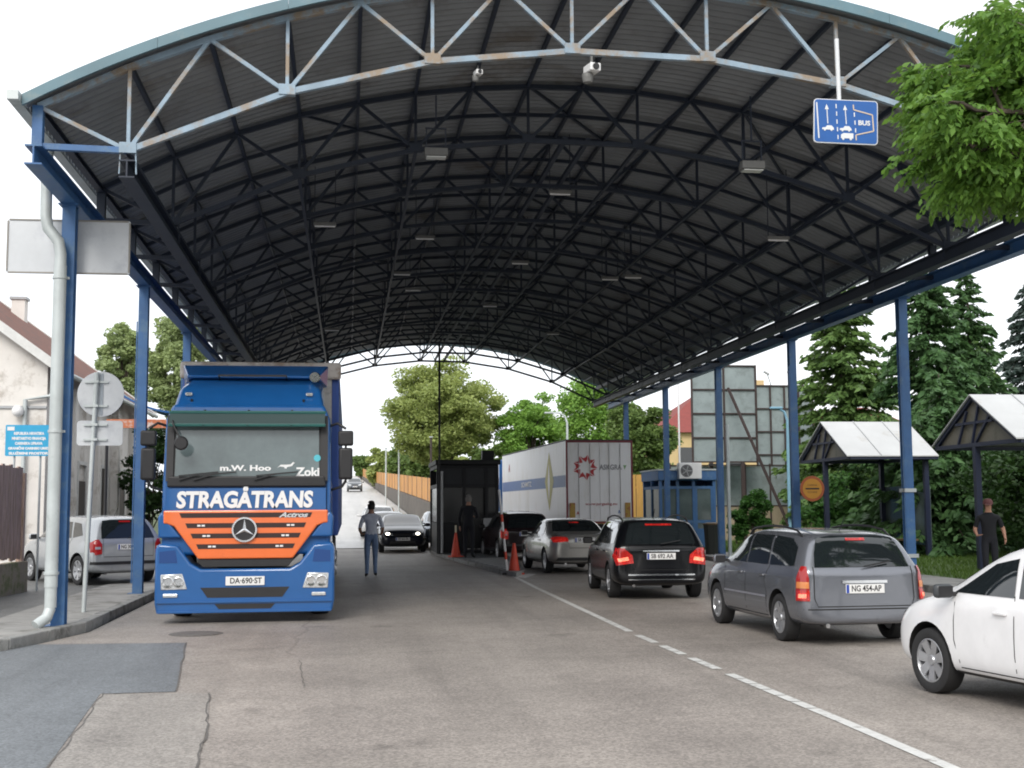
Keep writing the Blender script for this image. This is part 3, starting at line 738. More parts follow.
# roof: corrugated sheet, ribs running along the arch
pitch = .19; ny = int((YE-Y0R)/pitch); ys = []; dz = []
for k in range(ny):
    y = Y0R+k*pitch
    for f, h in ((0, 0), (.34, 0), (.5, .05), (.84, .05)): ys.append(y+f*pitch); dz.append(h*1.3)
ys.append(YE); dz.append(0); ys = np.array(ys); dz = np.array(dz)
xs = np.linspace(XA-.14, XB+.14, 49); zz = np.array([zroof(x) for x in xs])
V = np.zeros((len(xs), len(ys), 3)); V[:, :, 0] = xs[:, None]-XC; V[:, :, 1] = ys[None]-15.2; V[:, :, 2] = zz[:, None]+dz[None]
idx = np.arange(V.shape[0]*V.shape[1]).reshape(V.shape[:2]); Q = np.stack([idx[:-1, :-1], idx[1:, :-1], idx[1:, 1:], idx[:-1, 1:]], -1).reshape(-1, 4)
arrays_mesh('roof_sheet', V.reshape(-1, 3), Q, M_SHEET, canopy)
# fascia strips at both open ends
for Y, nm in ((Y0R-.03, 'fascia'), (YE+.03, 'fascia')):
    m = CB()
    for i in range(48):
        a, b = xs[i], xs[i+1]
        g = .004 if i % 5 == 0 else 0
        m.prism([(a+g, zroof(a)-.06), (b, zroof(b)-.06), (b, zroof(b)+.075), (a+g, zroof(a)+.075)], Y-.02, Y+.02, 'y')
    m.build(nm, M_FASCIA, canopy)
# purlins under the sheet and longitudinal ties at the lower nodes
for x in UX[1:-1]:
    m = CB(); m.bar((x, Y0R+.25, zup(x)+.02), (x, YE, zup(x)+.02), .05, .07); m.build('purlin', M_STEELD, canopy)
for i, x in enumerate(NX):
    if i in (0, 7):
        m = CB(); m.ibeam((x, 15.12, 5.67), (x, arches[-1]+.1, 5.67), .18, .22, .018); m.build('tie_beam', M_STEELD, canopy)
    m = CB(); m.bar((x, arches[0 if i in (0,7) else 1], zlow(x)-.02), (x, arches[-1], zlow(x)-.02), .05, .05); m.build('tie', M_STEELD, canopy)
for x in (XC-.17, XC+.2):
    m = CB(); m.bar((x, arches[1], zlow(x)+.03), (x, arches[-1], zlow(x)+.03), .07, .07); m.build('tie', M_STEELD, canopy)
# light secondary ribs under the sheet, one in each bay
for n in range(1, len(arches)-1):
    m = CB(); Y = (arches[n]+arches[n+1])/2
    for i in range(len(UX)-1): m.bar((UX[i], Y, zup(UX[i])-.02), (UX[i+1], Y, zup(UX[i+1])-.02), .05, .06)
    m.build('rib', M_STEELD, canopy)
# raking braces in plan between arches (K bracing)
for k in range(1, len(arches)-1, 2):
    for i in (1, 3, 5):
        x0, x1 = NX[i], NX[i+1]; m = CB()
        m.bar((x0, arches[k], zup(x0)+.02), (x1, arches[k+1], zup(x1)+.02), .04, .04)
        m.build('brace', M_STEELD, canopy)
for X, s in ((XA, -1), (XB, 1)):
    m = CB(); m.ibeam((X, 15.0, (ZB0+ZB1)/2), (X, YE, (ZB0+ZB1)/2), .2, ZB1-ZB0, .02); m.build('edge_beam', M_STEEL, canopy)
    m = CB(); (m.ibeam((X, 15.25, 6.38), (X, YE, 6.38), .10, .09, .014) if s < 0 else m.bar((X, 15.25, 6.17), (X, YE, 6.17), .08, .15)); m.build('eave_rail', M_STEELD, canopy)
    if s > 0:
        m = CB(); m.bar((X-.5, 15.6, 6.52), (X-.5, YE, 6.52), .12, .14); m.build('tie', M_STEELD, canopy)
    m = CB(); xg = X+s*.21; zg = zroof(X+s*.14)+.03
    pr = [(-.065, .05), (-.065, -.06), (.065, -.06), (.065, .05), (.05, .05), (.05, -.048), (-.05, -.048), (-.05, .05)]
    m.prism([(xg+a, zg+b) for a, b in pr], 14.85, YE, 'y'); m.box2((xg-.065, 14.82, zg-.06), (xg+.065, 14.848, zg+.05)); m.build('gutter', M_GALV, canopy)
# columns
def column(X, Y):
    m = CB(); h = ZB0-.015
    m.ibeam((X, Y, .10), (X, Y, h), .17, .18, .02, up=(0, 1, 0))
    m.box((X, Y, .115), (.32, .32, .02)); m.box((X, Y, h+.006), (.26, .3, .014))
    m.bar((X-.104, Y-.08, .3), (X-.104, Y-.08, 5.0), .02, .03)
    c = m.build('column', M_STEEL, canopy)
for k in range(6):
    column(XA, 17.04+6.19*k); column(XB, 17.04+6.19*k)
for z in (.62, 1.88):
    m = CB(); m.box((XB, 23.23-.1, z), (.24, .05, .07)); m.box((XB-.1, 23.23, z), (.04, .24, .07)); m.build('column_clamp', M_GALV, canopy)
# down pipe in front of the first left column
m = CB(); X, Y = -3.76, 16.82
m.tube([(-3.95, Y, 6.42), (-3.97, Y, 6.2), (-3.96, Y, 5.45), (-3.93, Y, 5.30), (X-.03, Y, 5.12), (X, Y, 4.95), (X, Y, 4.8)], .075, 14)
m.tube([(X, Y, 4.8), (X, Y, .62)], .083, 16); m.tube([(X, Y, .62), (X, Y, .36)], .075, 14); m.tube([(X, Y, .36), (X-.03, Y-.05, .24), (X-.14, Y-.16, .15)], .07, 12)
for z in (4.62, 2.6, .78): m.tube([(X, Y, z), (X, Y, z+.035)], .096, 16)
for z in (4.63, 2.61): m.box((-3.7, Y+.05, z+.01), (.10, .03, .03))
m.build('downpipe', M_GALV, canopy, smooth=True)

# lamps, cameras and the loose hanging things under the roof
M_LAMPB = mat('lamp_housing', (.16, .16, .155), .5, var=.1)
M_LAMPG = mat('lamp_glass', (.6, .62, .6), .2)
def lamp(px, py, z, label, kind='flood', grp='lamps hung under the canopy'):
    p = at_z(px, py, z)
    t = thing('ceiling_lamp', label, 'lamp', p, 0, grp, .72 if kind == 'flood' else .9)
    if kind == 'flood':
        m = MB(); m.prism([(-.13, -.1), (.13, -.11), (.13, .0), (.05, .07), (-.13, .06)], -.24, .24, 'x'); m.build('housing', M_LAMPB, t, bevel=.01)
        m = MB(); m.box((0, -.0, -.125), (.40, .22, .02)); m.build('lamp_glass', M_LAMPG, t)
        m = MB(); m.bar((-.2, 0, .1), (-.2, 0, .5), .025); m.bar((.2, 0, .1), (.2, 0, .5), .025); m.bar((-.22, 0, .5), (.22, 0, .5), .03); m.bar((0, 0, .5), (0, 0, max(.6, zup(p.x)-z)), .03); m.build('bracket', M_STEELD, t)
    else:
        m = MB(); m.box((0, 0, 0), (.44, .12, .06)); m.build('housing', M_LAMPB, t, bevel=.01)
        m = MB(); m.tube([(-.2, 0, -.045), (.2, 0, -.045)], .018, 8); m.build('lamp_tube', M_WHITE, t)
        m = MB(); m.bar((-.2, 0, .03), (-.2, 0, max(.2, zup(p.x)-z)), .015); m.bar((.2, 0, .03), (.2, 0, max(.2, zup(p.x)-z)), .015); m.build('bracket', M_STEELD, t)
    return t
lamp(436, 152, 6.9, 'pale floodlight hanging left of the crown, second bay of the canopy')
lamp(752, 165, 6.6, 'pale floodlight hanging below and left of the blue lane sign')
L_ = [(325, 224, 6.6, 'small grey lamp high above the truck trailer'), (402, 273, 6.9, 'bright striplight above the white kiosk tree, left of centre'), (332, 329, 6.3, 'tilted bright striplight just above the truck roof on its right'),
      (560, 192, 7.1, 'small striplight near the crown in the third bay'), (520, 262, 7.1, 'striplight near the crown, deep inside the canopy'), (425, 237, 7.0, 'dim striplight left of the crown in mid canopy'),
      (610, 278, 6.8, 'striplight right of the crown above the white trailer'), (633, 276, 6.7, 'striplight beside another, right of the crown and nearer the eave'), (553, 333, 6.9, 'striplight above the white trailer near the far end'),
      (778, 238, 6.3, 'grey striplight over the right-hand lane, below the blue lane sign'), (413, 289, 6.9, 'dim striplight close behind the bright one left of centre'), (490, 305, 7.0, 'small striplight at the far crown above the kiosk')]
for a in L_: lamp(*a, kind='strip')
def camera_box(px, py, Y, label):
    p = at(px, py, Y); t = thing('security_camera', label, 'camera', p, R(15), 'cameras under the front arch')
    m = MB(); m.box((0, 0, 0), (.17, .26, .12)); m.build('housing', M_WHITE, t, bevel=.012)
    m = MB(); m.lathe([(.001, -.15), (.05, -.15), (.05, -.128)], 16, 'y', (0, 0, -.0)); m.build('lens', M_BLACK, t)
    m = MB(); m.bar((0, .02, .06), (0, .02, .2), .03); m.lathe([(.001, -.22), (.07, -.2), (.085, -.12), (.085, -.07)], 16, 'z', (-.05, .05, 0)); m.build('bracket', M_LAMPB, t)
    return t
camera_box(592, 69, 15.15, 'white boxy camera below the middle of the front arch').scale = (.85,)*3
camera_box(478, 73, 15.3, 'small grey camera left of the crown of the front arch').scale = (.5,)*3
# ------------------------------------------------------------------ blue lorry, facing the camera
M_TBLUE = paint('truck_blue', (.009, .095, .30), rough=.3)
M_TORANGE = paint('truck_orange', (.78, .16, .035), rough=.35)
M_DARKG = mat('dark_grille', (.03, .014, .012), .6)
M_CURT = mat('curtain_grey', (.36, .36, .36), .6, var=.12, vscale=2, dirt=(.22, .22, .21), dscale=2, dthr=.5)
M_WSCREEN = mat('windscreen', (.12, .155, .16), .08, var=.3, vscale=1.2, coat=.5)
M_VISOR = mat('sun_visor', (.05, .08, .08), .6, spec=.15)
M_GREEN = mat('visor_edge', (.015, .10, .09), .3)
TX, TY = -1.43, 18.3
tr = thing('lorry', 'blue articulated lorry with orange grille and white lettering facing the camera in the left lane', 'lorry', (TX, TY, 0))
def pm(poly, y0, y1, nm, m, par, bevel=0., holes=None):
    b = MB(); b.prism(poly, y0, y1, 'y'); return b.build(nm, m, par, bevel=bevel, seg=3, smooth=bevel > 0)
def sym(pts): return pts+[(-x, z) for x, z in pts[::-1]]
# cab shell (slightly tapering towards the roof), windscreen leaning back
cab = MB()
prof = [(-1.19, .95), (-1.19, 1.95), (-1.17, 2.9), (-1.08, 3.12), (1.08, 3.12), (1.17, 2.9), (1.19, 1.95), (1.19, .95)]
lean = lambda z: 0.06+max(0, z-1.9)*.10+max(0, z-3.0)*.35
vs = [(x, lean(z), z) for x, z in prof]+[(x, 2.15, z) for x, z in prof]; n = len(prof)
cab.add(vs, [tuple(range(n)), tuple(range(2*n-1, n-1, -1))]+[(i, i+n, (i+1) % n+n, (i+1) % n) for i in range(n)])
cab.build('cab', M_TBLUE, tr, smooth=True, bevel=.05, seg=3)
# high roof cap
rc = MB(); a = [(-1.08, 3.05), (1.08, 3.05), (1.02, 3.36), (.9, 3.44), (-.9, 3.44), (-1.02, 3.36)]; b = [(-1.08, 3.05), (1.08, 3.05), (1.04, 3.50), (.9, 3.60), (-.9, 3.60), (-1.04, 3.50)]
f_ = lambda z: .20+(z-3.05)*.9
vs = [(x, f_(z), z) for x, z in a]+[(x, 1.2, z) for x, z in b]+[(x*.98, 2.1, z) for x, z in b]
fs = [tuple(range(6)), tuple(range(17, 11, -1))]
for q in (0, 6): fs += [(q+i, q+i+6, q+(i+1) % 6+6, q+(i+1) % 6) for i in range(6)]
rc.add(vs, fs); rc.build('roof_cap', M_TBLUE, tr, smooth=True, bevel=.05, seg=3)
d = MB(); vs = [(-.98, .95, 3.62), (.98, .95, 3.62), (1.12, 1.55, 3.84), (-1.12, 1.55, 3.84), (-.98, .95, 3.58), (.98, .95, 3.58), (1.10, 1.62, 3.5), (-1.10, 1.62, 3.5)]
d.add(vs, [(0, 1, 2, 3), (0, 4, 5, 1), (1, 5, 6, 2), (3, 2, 6, 7), (0, 3, 7, 4), (4, 7, 6, 5)]); d.build('air_deflector', M_TBLUE, tr, smooth=True, bevel=.02)
d = MB(); d.box((0, .78, 3.60), (1.0, .02, .03)); d.bar((-.5, .78, 3.6), (-.5, 1.0, 3.56), .02); d.bar((.5, .78, 3.6), (.5, 1.0, 3.56), .02); d.build('roof_bar', M_BLACK, tr)
for x in (-.88, .86):
    d = MB(); d.box((x, .37, 3.28), (.10, .06, .045)); d.build('marker_lamp', M_CLEAR, tr, bevel=.012)
    d = MB(); d.tube([(x+(.05 if x < 0 else -.08), .34, 3.10), (x+(.05 if x < 0 else -.08), .30, 3.2)], .018, 8); d.build('roof_nozzle', M_BLACK, tr)
d = MB(); d.lathe([(.001, -.06), (.075, -.06), (.085, -.02), (.04, .12), (.02, .3)], 18, 'y', (.93, .62, 3.56)); d.build('air_horn', M_CHROME, tr, smooth=True)
# windscreen, visor and pillars; cab front plane leans: helper for y in front of the shell
def fy(z, o=.01): return lean(z)-o
def leanpoly(poly, o, t_, nm, m, par=None, seg=False):
    b = MB(); n = len(poly); v = [(x, fy(z, o+t_), z) for x, z in poly]+[(x, fy(z, o-.0), z) for x, z in poly]
    b.add(v, [tuple(range(n)), tuple(range(2*n-1, n-1, -1))]+[(i, i+n, (i+1) % n+n, (i+1) % n) for i in range(n)]); return b.build(nm, m, par or tr)
leanpoly(sym([(1.13, 2.0), (1.12, 2.86)]), .004, .006, 'screen_surround', M_BLACK)
ws_ = leanpoly(sym([(1.02, 2.07), (1.01, 2.82)]), .012, .008, 'windshield', M_WSCREEN)
for x in (-1.09, 1.09): leanpoly([(x-.05, 2.0), (x+.05, 2.0), (x+.05, 2.95), (x-.05, 2.95)], .014, .03, 'pillar_trim', M_BLACK)
v = MB(); v.box((0, lean(2.9)-.16, 2.89), (2.2, .02, .16), Matrix.Rotation(R(-18), 3, 'X')); vo = v.build('sun_visor', M_VISOR, tr, bevel=.006)
for z, dy in ((2.99, -.11), (2.80, -.185)):
    v = MB(); v.box((0, lean(2.9)+dy-.005, z), (2.22, .045, .045)); v.build('visor_edge', M_GREEN, vo, bevel=.01)
v = MB()
for x in (-.62, 0, .62): v.bar((x, lean(3.0)-.0, 3.03), (x, lean(2.8)-.2, 2.79), .03, .02)
v.build('visor_bracket', M_BLACK, vo)
d = MB(); d.prism(sym([(1.12, 1.92), (1.1, 2.07)]), -.0, .12, 'y'); cw = d.build('cowl', M_BLACK, tr, bevel=.02)
for x0, x1 in ((-.75, -.15), (.1, .72), (-.95, -.4)):
    d = MB(); d.bar((x0, -.03, 2.02), ((x0+x1)/2, -.02, 2.10), .02, .02); d.bar(((x0+x1)/2-.28, -.015, 2.075), (x1, -.01, 2.13), .014, .02); d.build('wiper', M_BLACK, tr)
# inside things seen through the glass: name plates along the bottom
text('window_lettering', 'm.W. Hoo', .11, M_WHITE, ws_, (-.03, fy(2.18, .024), 2.185), (R(84), 0, 0), .002, .004, width=.72)
hb = MB(); hb.add([(x, fy(2.22, .024), z) for x, z in [(.42, 2.19), (.46, 2.21), (.52, 2.20), (.53, 2.165), (.55, 2.165), (.56, 2.20), (.63, 2.215), (.655, 2.25), (.67, 2.26), (.645, 2.275), (.61, 2.24), (.55, 2.235), (.47, 2.235)]], [tuple(range(13))])
hb.build('horse_sticker', M_WHITE, ws_)
text('name_plate', 'Zoki', .17, M_WHITE, ws_, (.86, fy(2.12, .024), 2.125), (R(84), 0, 0), .002, .006, width=.34)
d = MB(); d.lathe([(.001, -.004), (.05, -.004), (.05, .0)], 18, 'y', (.99, fy(2.33, .024), 2.33)); d.build('round_sticker', mat('sticker_cyan', (.1, .5, .6), .5), ws_)
# name panel
leanpoly(sym([(1.12, 1.56), (1.12, 1.90)]), .006, .02, 'name_panel', M_TBLUE)
text('company_name', 'STRAGÅTRANS', .315, M_WHITE, tr, (-.03, fy(1.7, .04), 1.725), (PI/2, 0, 0), .003, .013, width=1.92, shear=.08)
# orange grille
d = MB(); d.prism(sym([(.66, .90), (1.0, 1.36), (1.10, 1.40), (1.15, 1.40), (1.15, 1.585)]), -.05, .06, 'y'); gr = d.build('grille', M_TORANGE, tr, bevel=.02)
for z, hw in ((1.515, .93), (1.37, .845), (1.225, .77), (1.075, .69)):
    d = MB(); d.prism(sym([(hw-.03, z-.034), (hw, z+.034)]), -.054, -.045, 'y'); so = d.build('grille_slot', M_DARKG, gr)
    if z < 1.5:
        for x in (-hw+.22, hw-.22):
            e = MB(); e.box((x-.03, -.06, z), (.045, .012, .025)); e.box((x+.03, -.06, z), (.045, .012, .025)); e.build('grille_clip', M_WHITE, so)
text('grille_script', 'Actros', .095, M_CHROME, gr, (.66, -.058, 1.512), (PI/2, 0, 0), .003, .004, width=.42, shear=.4)
d = MB(); d.lathe([(.001, -.055), (.155, -.055), (.155, -.06)], 32, 'y', (-.02, -.02, 1.31)); em_ = d.build('emblem', M_BLACK, gr)
d = MB()
for i in range(32):
    a, b = 2*PI*i/32, 2*PI*(i+1)/32
    d.bar((-.02+.165*math.cos(a), -.085, 1.31+.165*math.sin(a)), (-.02+.165*math.cos(b), -.085, 1.31+.165*math.sin(b)), .024, .024, (0, 1, 0))
for k in range(3):
    a = PI/2+k*2*PI/3; c, s_ = math.cos(a), math.sin(a)
    d.add([(-.02+.155*c, -.09, 1.31+.155*s_), (-.02-.026*s_, -.085, 1.31+.026*c), (-.02, -.1, 1.31), (-.02+.026*s_, -.085, 1.31-.026*c)], [(0, 1, 2), (0, 2, 3)])
d.build('emblem_star', M_CHROME, em_)
d = MB(); d.prism(sym([(.60, .79), (.68, .89)]), -.02, .05, 'y'); d.build('air_intake', M_BLACK, tr)
# bumper: main moulding with shoulder pods
outer = sym([(1.22, .14), (1.25, .30), (1.25, 1.04), (1.21, 1.12), (.95, 1.10), (.76, .84), (.62, .76)])
d = MB(); d.prism(outer, -.07, .5, 'y'); bp_ = d.build('bumper', M_TBLUE, tr, bevel=.035, seg=3, smooth=True)
for s_ in (-1, 1):
    d = MB(); d.prism([(s_*.90, 1.20), (s_*1.22, 1.20), (s_*1.23, 1.50), (s_*1.17, 1.58), (s_*1.04, 1.38)], -.03, .5, 'y'); d.build('corner_panel', M_TBLUE, tr, bevel=.03, seg=3, smooth=True)
    d = MB(); d.prism([(s_*.94, .85), (s_*1.19, .85), (s_*1.19, 1.01), (s_*.97, 1.03)], -.075, -.068, 'y'); d.build('step_recess', mat('truck_blue_deep', (.006, .05, .20), .5), bp_)
    d = MB(); d.prism([(s_*.80, .48), (s_*1.16, .475), (s_*1.17, .69), (s_*.87, .70)], -.085, -.03, 'y'); h_ = d.build('headlight', M_CLEAR, tr, bevel=.012, smooth=True)
    for xx, rr in ((.92, .07), (1.07, .075)):
        e = MB(); e.lathe([(.001, -.088), (rr*.6, -.088), (rr, -.091), (rr*1.1, -.088)], 20, 'y', (s_*xx, 0, .58)); e.build('reflector', M_CHROME, h_)
    d = MB(); d.box((s_*1.03, -.075, .395), (.20, .03, .05)); d.build('fog_lamp', M_CLEAR, tr, bevel=.01)
d = MB(); d.prism(sym([(.52, .36), (.62, .50)]), -.076, -.066, 'y'); d.build('lower_intake', M_BLACK, bp_)
d = MB(); d.prism(sym([(.36, .20), (.42, .27)]), -.076, -.066, 'y'); d.build('lower_slot', M_BLACK, bp_)
d = MB(); d.box((0, -.08, .30), (2.44, .04, .018)); d.box((0, -.085, .165), (2.42, .05, .02)); d.build('bumper_lip', M_TBLUE, bp_)
d = MB(); d.box((0, -.085, .59), (.54, .014, .125)); po = d.build('number_plate', M_PLATE, tr, bevel=.004)
text('plate_text', 'DA·690·ST', .11, M_INK, po, (.01, -.094, .59), (PI/2, 0, 0), .001, .002, width=.44)
# mirrors
for s_ in (-1, 1):
    d = MB(); X = s_*1.40
    d.box((X, .12, 2.25), (.20, .14, .46)); m1 = d.build('wing_mirror', M_BLACK, tr, bevel=.035, seg=3, smooth=True)
    d = MB(); d.box((X, .12, 2.62), (.22, .13, .22)); d.build('wide_mirror', M_BLACK, m1, bevel=.03, seg=3, smooth=True)
    d = MB(); d.tube([(s_*1.15, .25, 2.80), (s_*1.28, .15, 2.84), (X, .12, 2.76)], .02, 8); d.tube([(X, .12, 2.0), (X-s_*.05, .14, 1.92), (s_*1.16, .25, 1.86)], .02, 8); d.tube([(X, .13, 2.72), (X, .13, 1.98)], .016, 8); d.build('mirror_arm', M_BLACK, m1, smooth=True)
d = MB(); d.tube([(-1.05, -.02, 2.86), (-1.02, -.2, 2.80), (-.93, -.22, 2.62)], .014, 8); d.lathe([(.001, -.05), (.08, -.05), (.1, -.02), (.09, .03), (.001, .04)], 18, 'y', (-.90, -.22, 2.53)); d.build('front_mirror', M_BLACK, tr, smooth=True)
for s_ in (-1, 1):
    d = MB(); d.prism([(s_*1.192-.004, 0), (s_*1.192+.004, 0)], 0, 0, 'y') if False else None
    d = MB(); d.add([(s_*1.197, .45, 1.98), (s_*1.197, 1.25, 1.98), (s_*1.184, 1.2, 2.75), (s_*1.184, .55, 2.75)], [(0, 1, 2, 3)]); d.build('side_window', M_GLASS, tr)
# wheels
def lorry_wheel(par, x, y, r=.50, w=.30, twin=False):
    d = MB(); w = .56 if twin else w
    d.lathe([(r*.56, -w/2), (r*.9, -w/2), (r*.98, -w/2+.03), (r, -w/2+.07), (r, w/2-.07), (r*.98, w/2-.03), (r*.9, w/2), (r*.56, w/2)], 32, 'x', (x, y, r)); wh = d.build('wheel', M_TYRE, par, smooth=True)
    s_ = 1 if x > 0 else -1
    d = MB(); d.lathe([(r*.56, s_*(w/2-.01)), (r*.5, s_*(w/2-.05)), (r*.25, s_*(w/2-.0)), (r*.2, s_*(w/2+.04)), (.001, s_*(w/2+.04))], 24, 'x', (x, y, r)); d.build('rim', M_RIM, wh, smooth=True)
for s_ in (-1, 1):
    lorry_wheel(tr, s_*1.02, 1.35); lorry_wheel(tr, s_*.92, 5.0, twin=True)
    for y in (10.2, 11.5, 12.8): lorry_wheel(tr, s_*1.0, y, .48)
d = MB(); d.box((0, 5.2, .75), (.85, 9.5, .22)); d.box((0, 11, .95), (.9, 6, .25)); d.build('chassis', M_BLACK, tr)
# trailer with curtain sides
d = MB(); d.box2((-1.28, 2.75, 1.15), (1.28, 16.1, 3.97)); tl = d.build('trailer_box', mat('curtain_blue', (.02, .07, .30), .5, var=.1, vscale=2), tr, bevel=.03)
d = MB(); d.box2((-1.16, 2.66, 1.12), (1.16, 2.735, 3.9)); d.build('trailer_bulkhead', M_CURT, tr, bevel=.04)
d = MB(); d.box2((-1.31, 2.60, 3.74), (1.31, 2.72, 4.02)); d.build('bulkhead_header', mat('header_weathered', (.45, .42, .39), .6, var=.2, vscale=3, dirt=(.28, .22, .18), dscale=2.6, dthr=.5), tl, bevel=.04)

# ------------------------------------------------------------------ white box trailer seen from behind
M_TW = mat('trailer_white', (.88, .88, .90), .4, var=.03, vscale=1.5, dirt=(.80, .79, .78), dscale=2, dthr=.5, stretch=(1, 1, .3))
M_LRED = mat('logo_red', (.50, .03, .04), .5); M_MAROON = mat('frame_maroon', (.20, .03, .045), .45)
M_LYEL = mat('logo_yellow', (.50, .45, .12), .5); M_LBLUE = mat('stripe_blue', (.10, .19, .42), .5); M_LGREY = mat('letter_grey', (.30, .30, .33), .5)
wt = thing('lorry', 'white box trailer with a red swirl logo on its rear doors, behind a blue tractor', 'lorry', (8.80, 43.4, 0), R(2.6))
d = MB(); d.box2((-1.2, 0, 1.05), (1.2, 13.4, 3.92)); bx = d.build('trailer_box', M_TW, wt, bevel=.015)
d = MB()
for a, b in (((-1.21, -.03, 1.02), (-1.15, .02, 3.93)), ((1.15, -.03, 1.02), (1.21, .02, 3.93)), ((-1.148, -.03, 3.86), (1.148, .02, 3.93)), ((-1.148, -.03, 1.02), (1.148, .02, 1.09))): d.box2(a, b)
d.build('door_frame', M_MAROON, wt)
d = MB(); d.box2((-1.215, -.035, 3.932), (1.215, 13.4, 3.965)); d.build('roof_edge', M_BLACK, wt)
for s_ in (-1, 1):
    d = MB(); d.box2((min(.012*s_, 1.14*s_), -.024, 1.10), (max(.012*s_, 1.14*s_), -.002, 3.85)); dr = d.build('rear_door', M_TW, wt)
    for x in (.35, .75):
        e = MB(); e.tube([(s_*x, -.045, 1.15), (s_*x, -.045, 3.82)], .012, 6); e.build('lock_bar', mat('bar_grey', (.5, .5, .51), .4), dr)
    e = MB(); e.box2((s_*1.0-.10, -.06, 1.08), (s_*1.0+.10, -.05, 1.74)); e.build('warning_panel', mat('hazard_amber', (.42, .27, .05), .5, dirt=(.3, .05, .04), dscale=9, dthr=.5), dr)
# swirl: ring of curved red blades
d = MB(); cx, cz = -.52, 2.98
for k in range(9):
    a0 = 2*PI*k/9
    def q(r, a): return (cx+r*math.cos(a0+a), -.034, cz+r*math.sin(a0+a))
    d.add([q(.19, .0), q(.24, .34), q(.30, .52), q(.44, .62), q(.33, .36), q(.36, .12), q(.45, -.02), q(.30, -.10)], [(0, 1, 2, 3, 4), (0, 4, 5, 6, 7)])
d.build('swirl_logo', M_LRED, bx)
text('logo_lettering', 'ASKGRA', .25, M_LGREY, bx, (.40, -.034, 2.98), (PI/2, 0, 0), .002, .006, width=.82)
d = MB(); d.add([(.86, -.034, 3.06), (.98, -.034, 3.06), (.91, -.034, 2.9)], [(0, 1, 2)]); d.build('logo_tick', mat('logo_green', (.25, .45, .2), .5), bx)
text('web_address', 'www.jurgaskg.eu', .13, mat('web_red', (.45, .12, .14), .5), bx, (.05, -.034, 1.70), (PI/2, 0, 0), .002, .002, width=1.15)
text('web_initial', 'A', .14, M_LRED, bx, (-.80, -.034, 1.38), (PI/2, 0, 0), .002, .004)
text('euro_mark', '&', .16, M_LBLUE, bx, (.70, -.034, 1.42), (PI/2, 0, 0), .002, .002)
# left side graphics
d = MB(); d.add([(-1.204, .1, 2.30), (-1.204, 13.3, 2.30), (-1.204, 13.3, 2.72), (-1.204, .1, 2.72)], [(0, 1, 2, 3)]); d.build('side_stripe', M_LBLUE, bx)
d = MB(); d.add([(-1.208, 2.1, 2.55), (-1.208, 2.9, 3.65), (-1.208, 3.7, 2.55), (-1.208, 2.9, 1.45)], [(0, 1, 2, 3)]); d.build('side_lozenge', M_LYEL, bx)
d = MB(); d.add([(-1.212, 2.75, 2.5), (-1.212, 2.95, 3.2), (-1.212, 3.15, 2.5), (-1.212, 2.95, 1.8)], [(0, 1, 2, 3)]); d.build('lozenge_mark', M_WHITE, bx)
text('stripe_lettering', 'SCHMITZ', .28, M_WHITE, bx, (-1.21, 7.5, 2.51), (PI/2, 0, -PI/2), .002, .004, width=2.2)
text('side_lettering', 'INTERNATIONAL', .28, M_LGREY, bx, (-1.21, 9.6, 1.35), (PI/2, 0, -PI/2), .002, .003, width=5.6)
text('side_mark', 'A', .5, M_LRED, bx, (-1.21, 11.5, 3.3), (PI/2, 0, -PI/2), .002, .003)
for s_ in (-1, 1):
    for y in (2.6, 3.9, 5.2): lorry_wheel(wt, s_*.98, y, .48)
    lorry_wheel(wt, s_*.9, 12.0, twin=True); lorry_wheel(wt, s_*.98, 15.4)
    d = MB(); d.box((s_*.95, -.02, .86), (.42, .06, .14)); d.build('tail_light', M_RED, wt, bevel=.01)
d = MB(); d.box2((-.5, .2, .75), (.5, 15.5, .98)); d.box2((-1.15, -.0, .45), (1.15, .1, .58)); d.box2((-.9, .05, .5), (-.8, .15, 1.0)); d.box2((.8, .05, .5), (.9, .15, 1.0)); d.build('chassis', M_BLACK, wt)
d = MB(); d.prism([(14.1, .6), (16.4, .6), (16.45, 2.0), (16.15, 3.1), (15.3, 3.75), (14.1, 3.8)], -1.22, 1.22, 'x'); d.build('cab', M_TBLUE, wt, bevel=.06, seg=3, smooth=True)
d = MB(); d.box((-1.4, 15.7, 2.4), (.22, .14, .6)); d.build('wing_mirror', M_TBLUE, wt, bevel=.03)

# ------------------------------------------------------------------ cars
K = .94
car('estate_car', 'grey estate car with roof rails and lit tail lights, nearest estate in the right-hand queue', 'wagon', (.19, .20, .225), (5.83, 15.72, 0), R(1.5), .90, metal=.55, rear='astra', rim='multi', rails='black', trim=mat('trim_grey', (.22, .22, .25), .4), plate='NG 454-AP', bump_low=.22)
car('estate_car', 'glossy black estate car with lit red tail lights ahead of the grey estate', 'wagon', (.004, .0045, .006), (5.47, 23.15, 0), R(-3.5), .96, metal=.0, rear='merc', rim='five', rails='black', plate='SB 692 AA')
car('saloon_car', 'silver four-door saloon between the traffic cone and the black estate', 'sedan', (.40, .39, .365), (5.55, 31.9, 0), R(3), .94, metal=.5, rear='bmw', rim='five', plate='SB 518-AC')
car('hatchback', 'white hatchback cut by the right edge of the picture, plain steel hubcaps', 'hatch', (.80, .80, .81), (5.83, 9.34, 0), R(9.), .885, metal=0, rear='gen', rim='multi', rear_on=False, mirror_col=mat('mirror_grey', (.05, .055, .06), .4), plate='OS 120-BK')
car('hatchback', 'silver hatchback with red tail light parked by the old house, left of the lorry', 'hatch', (.40, .42, .44), (-5.44, 27.7, .10), R(36), .95, metal=.4, rear='fabia', rim='multi', rear_on=False, plate='NG 309-BM', group='parked cars', detail=2)
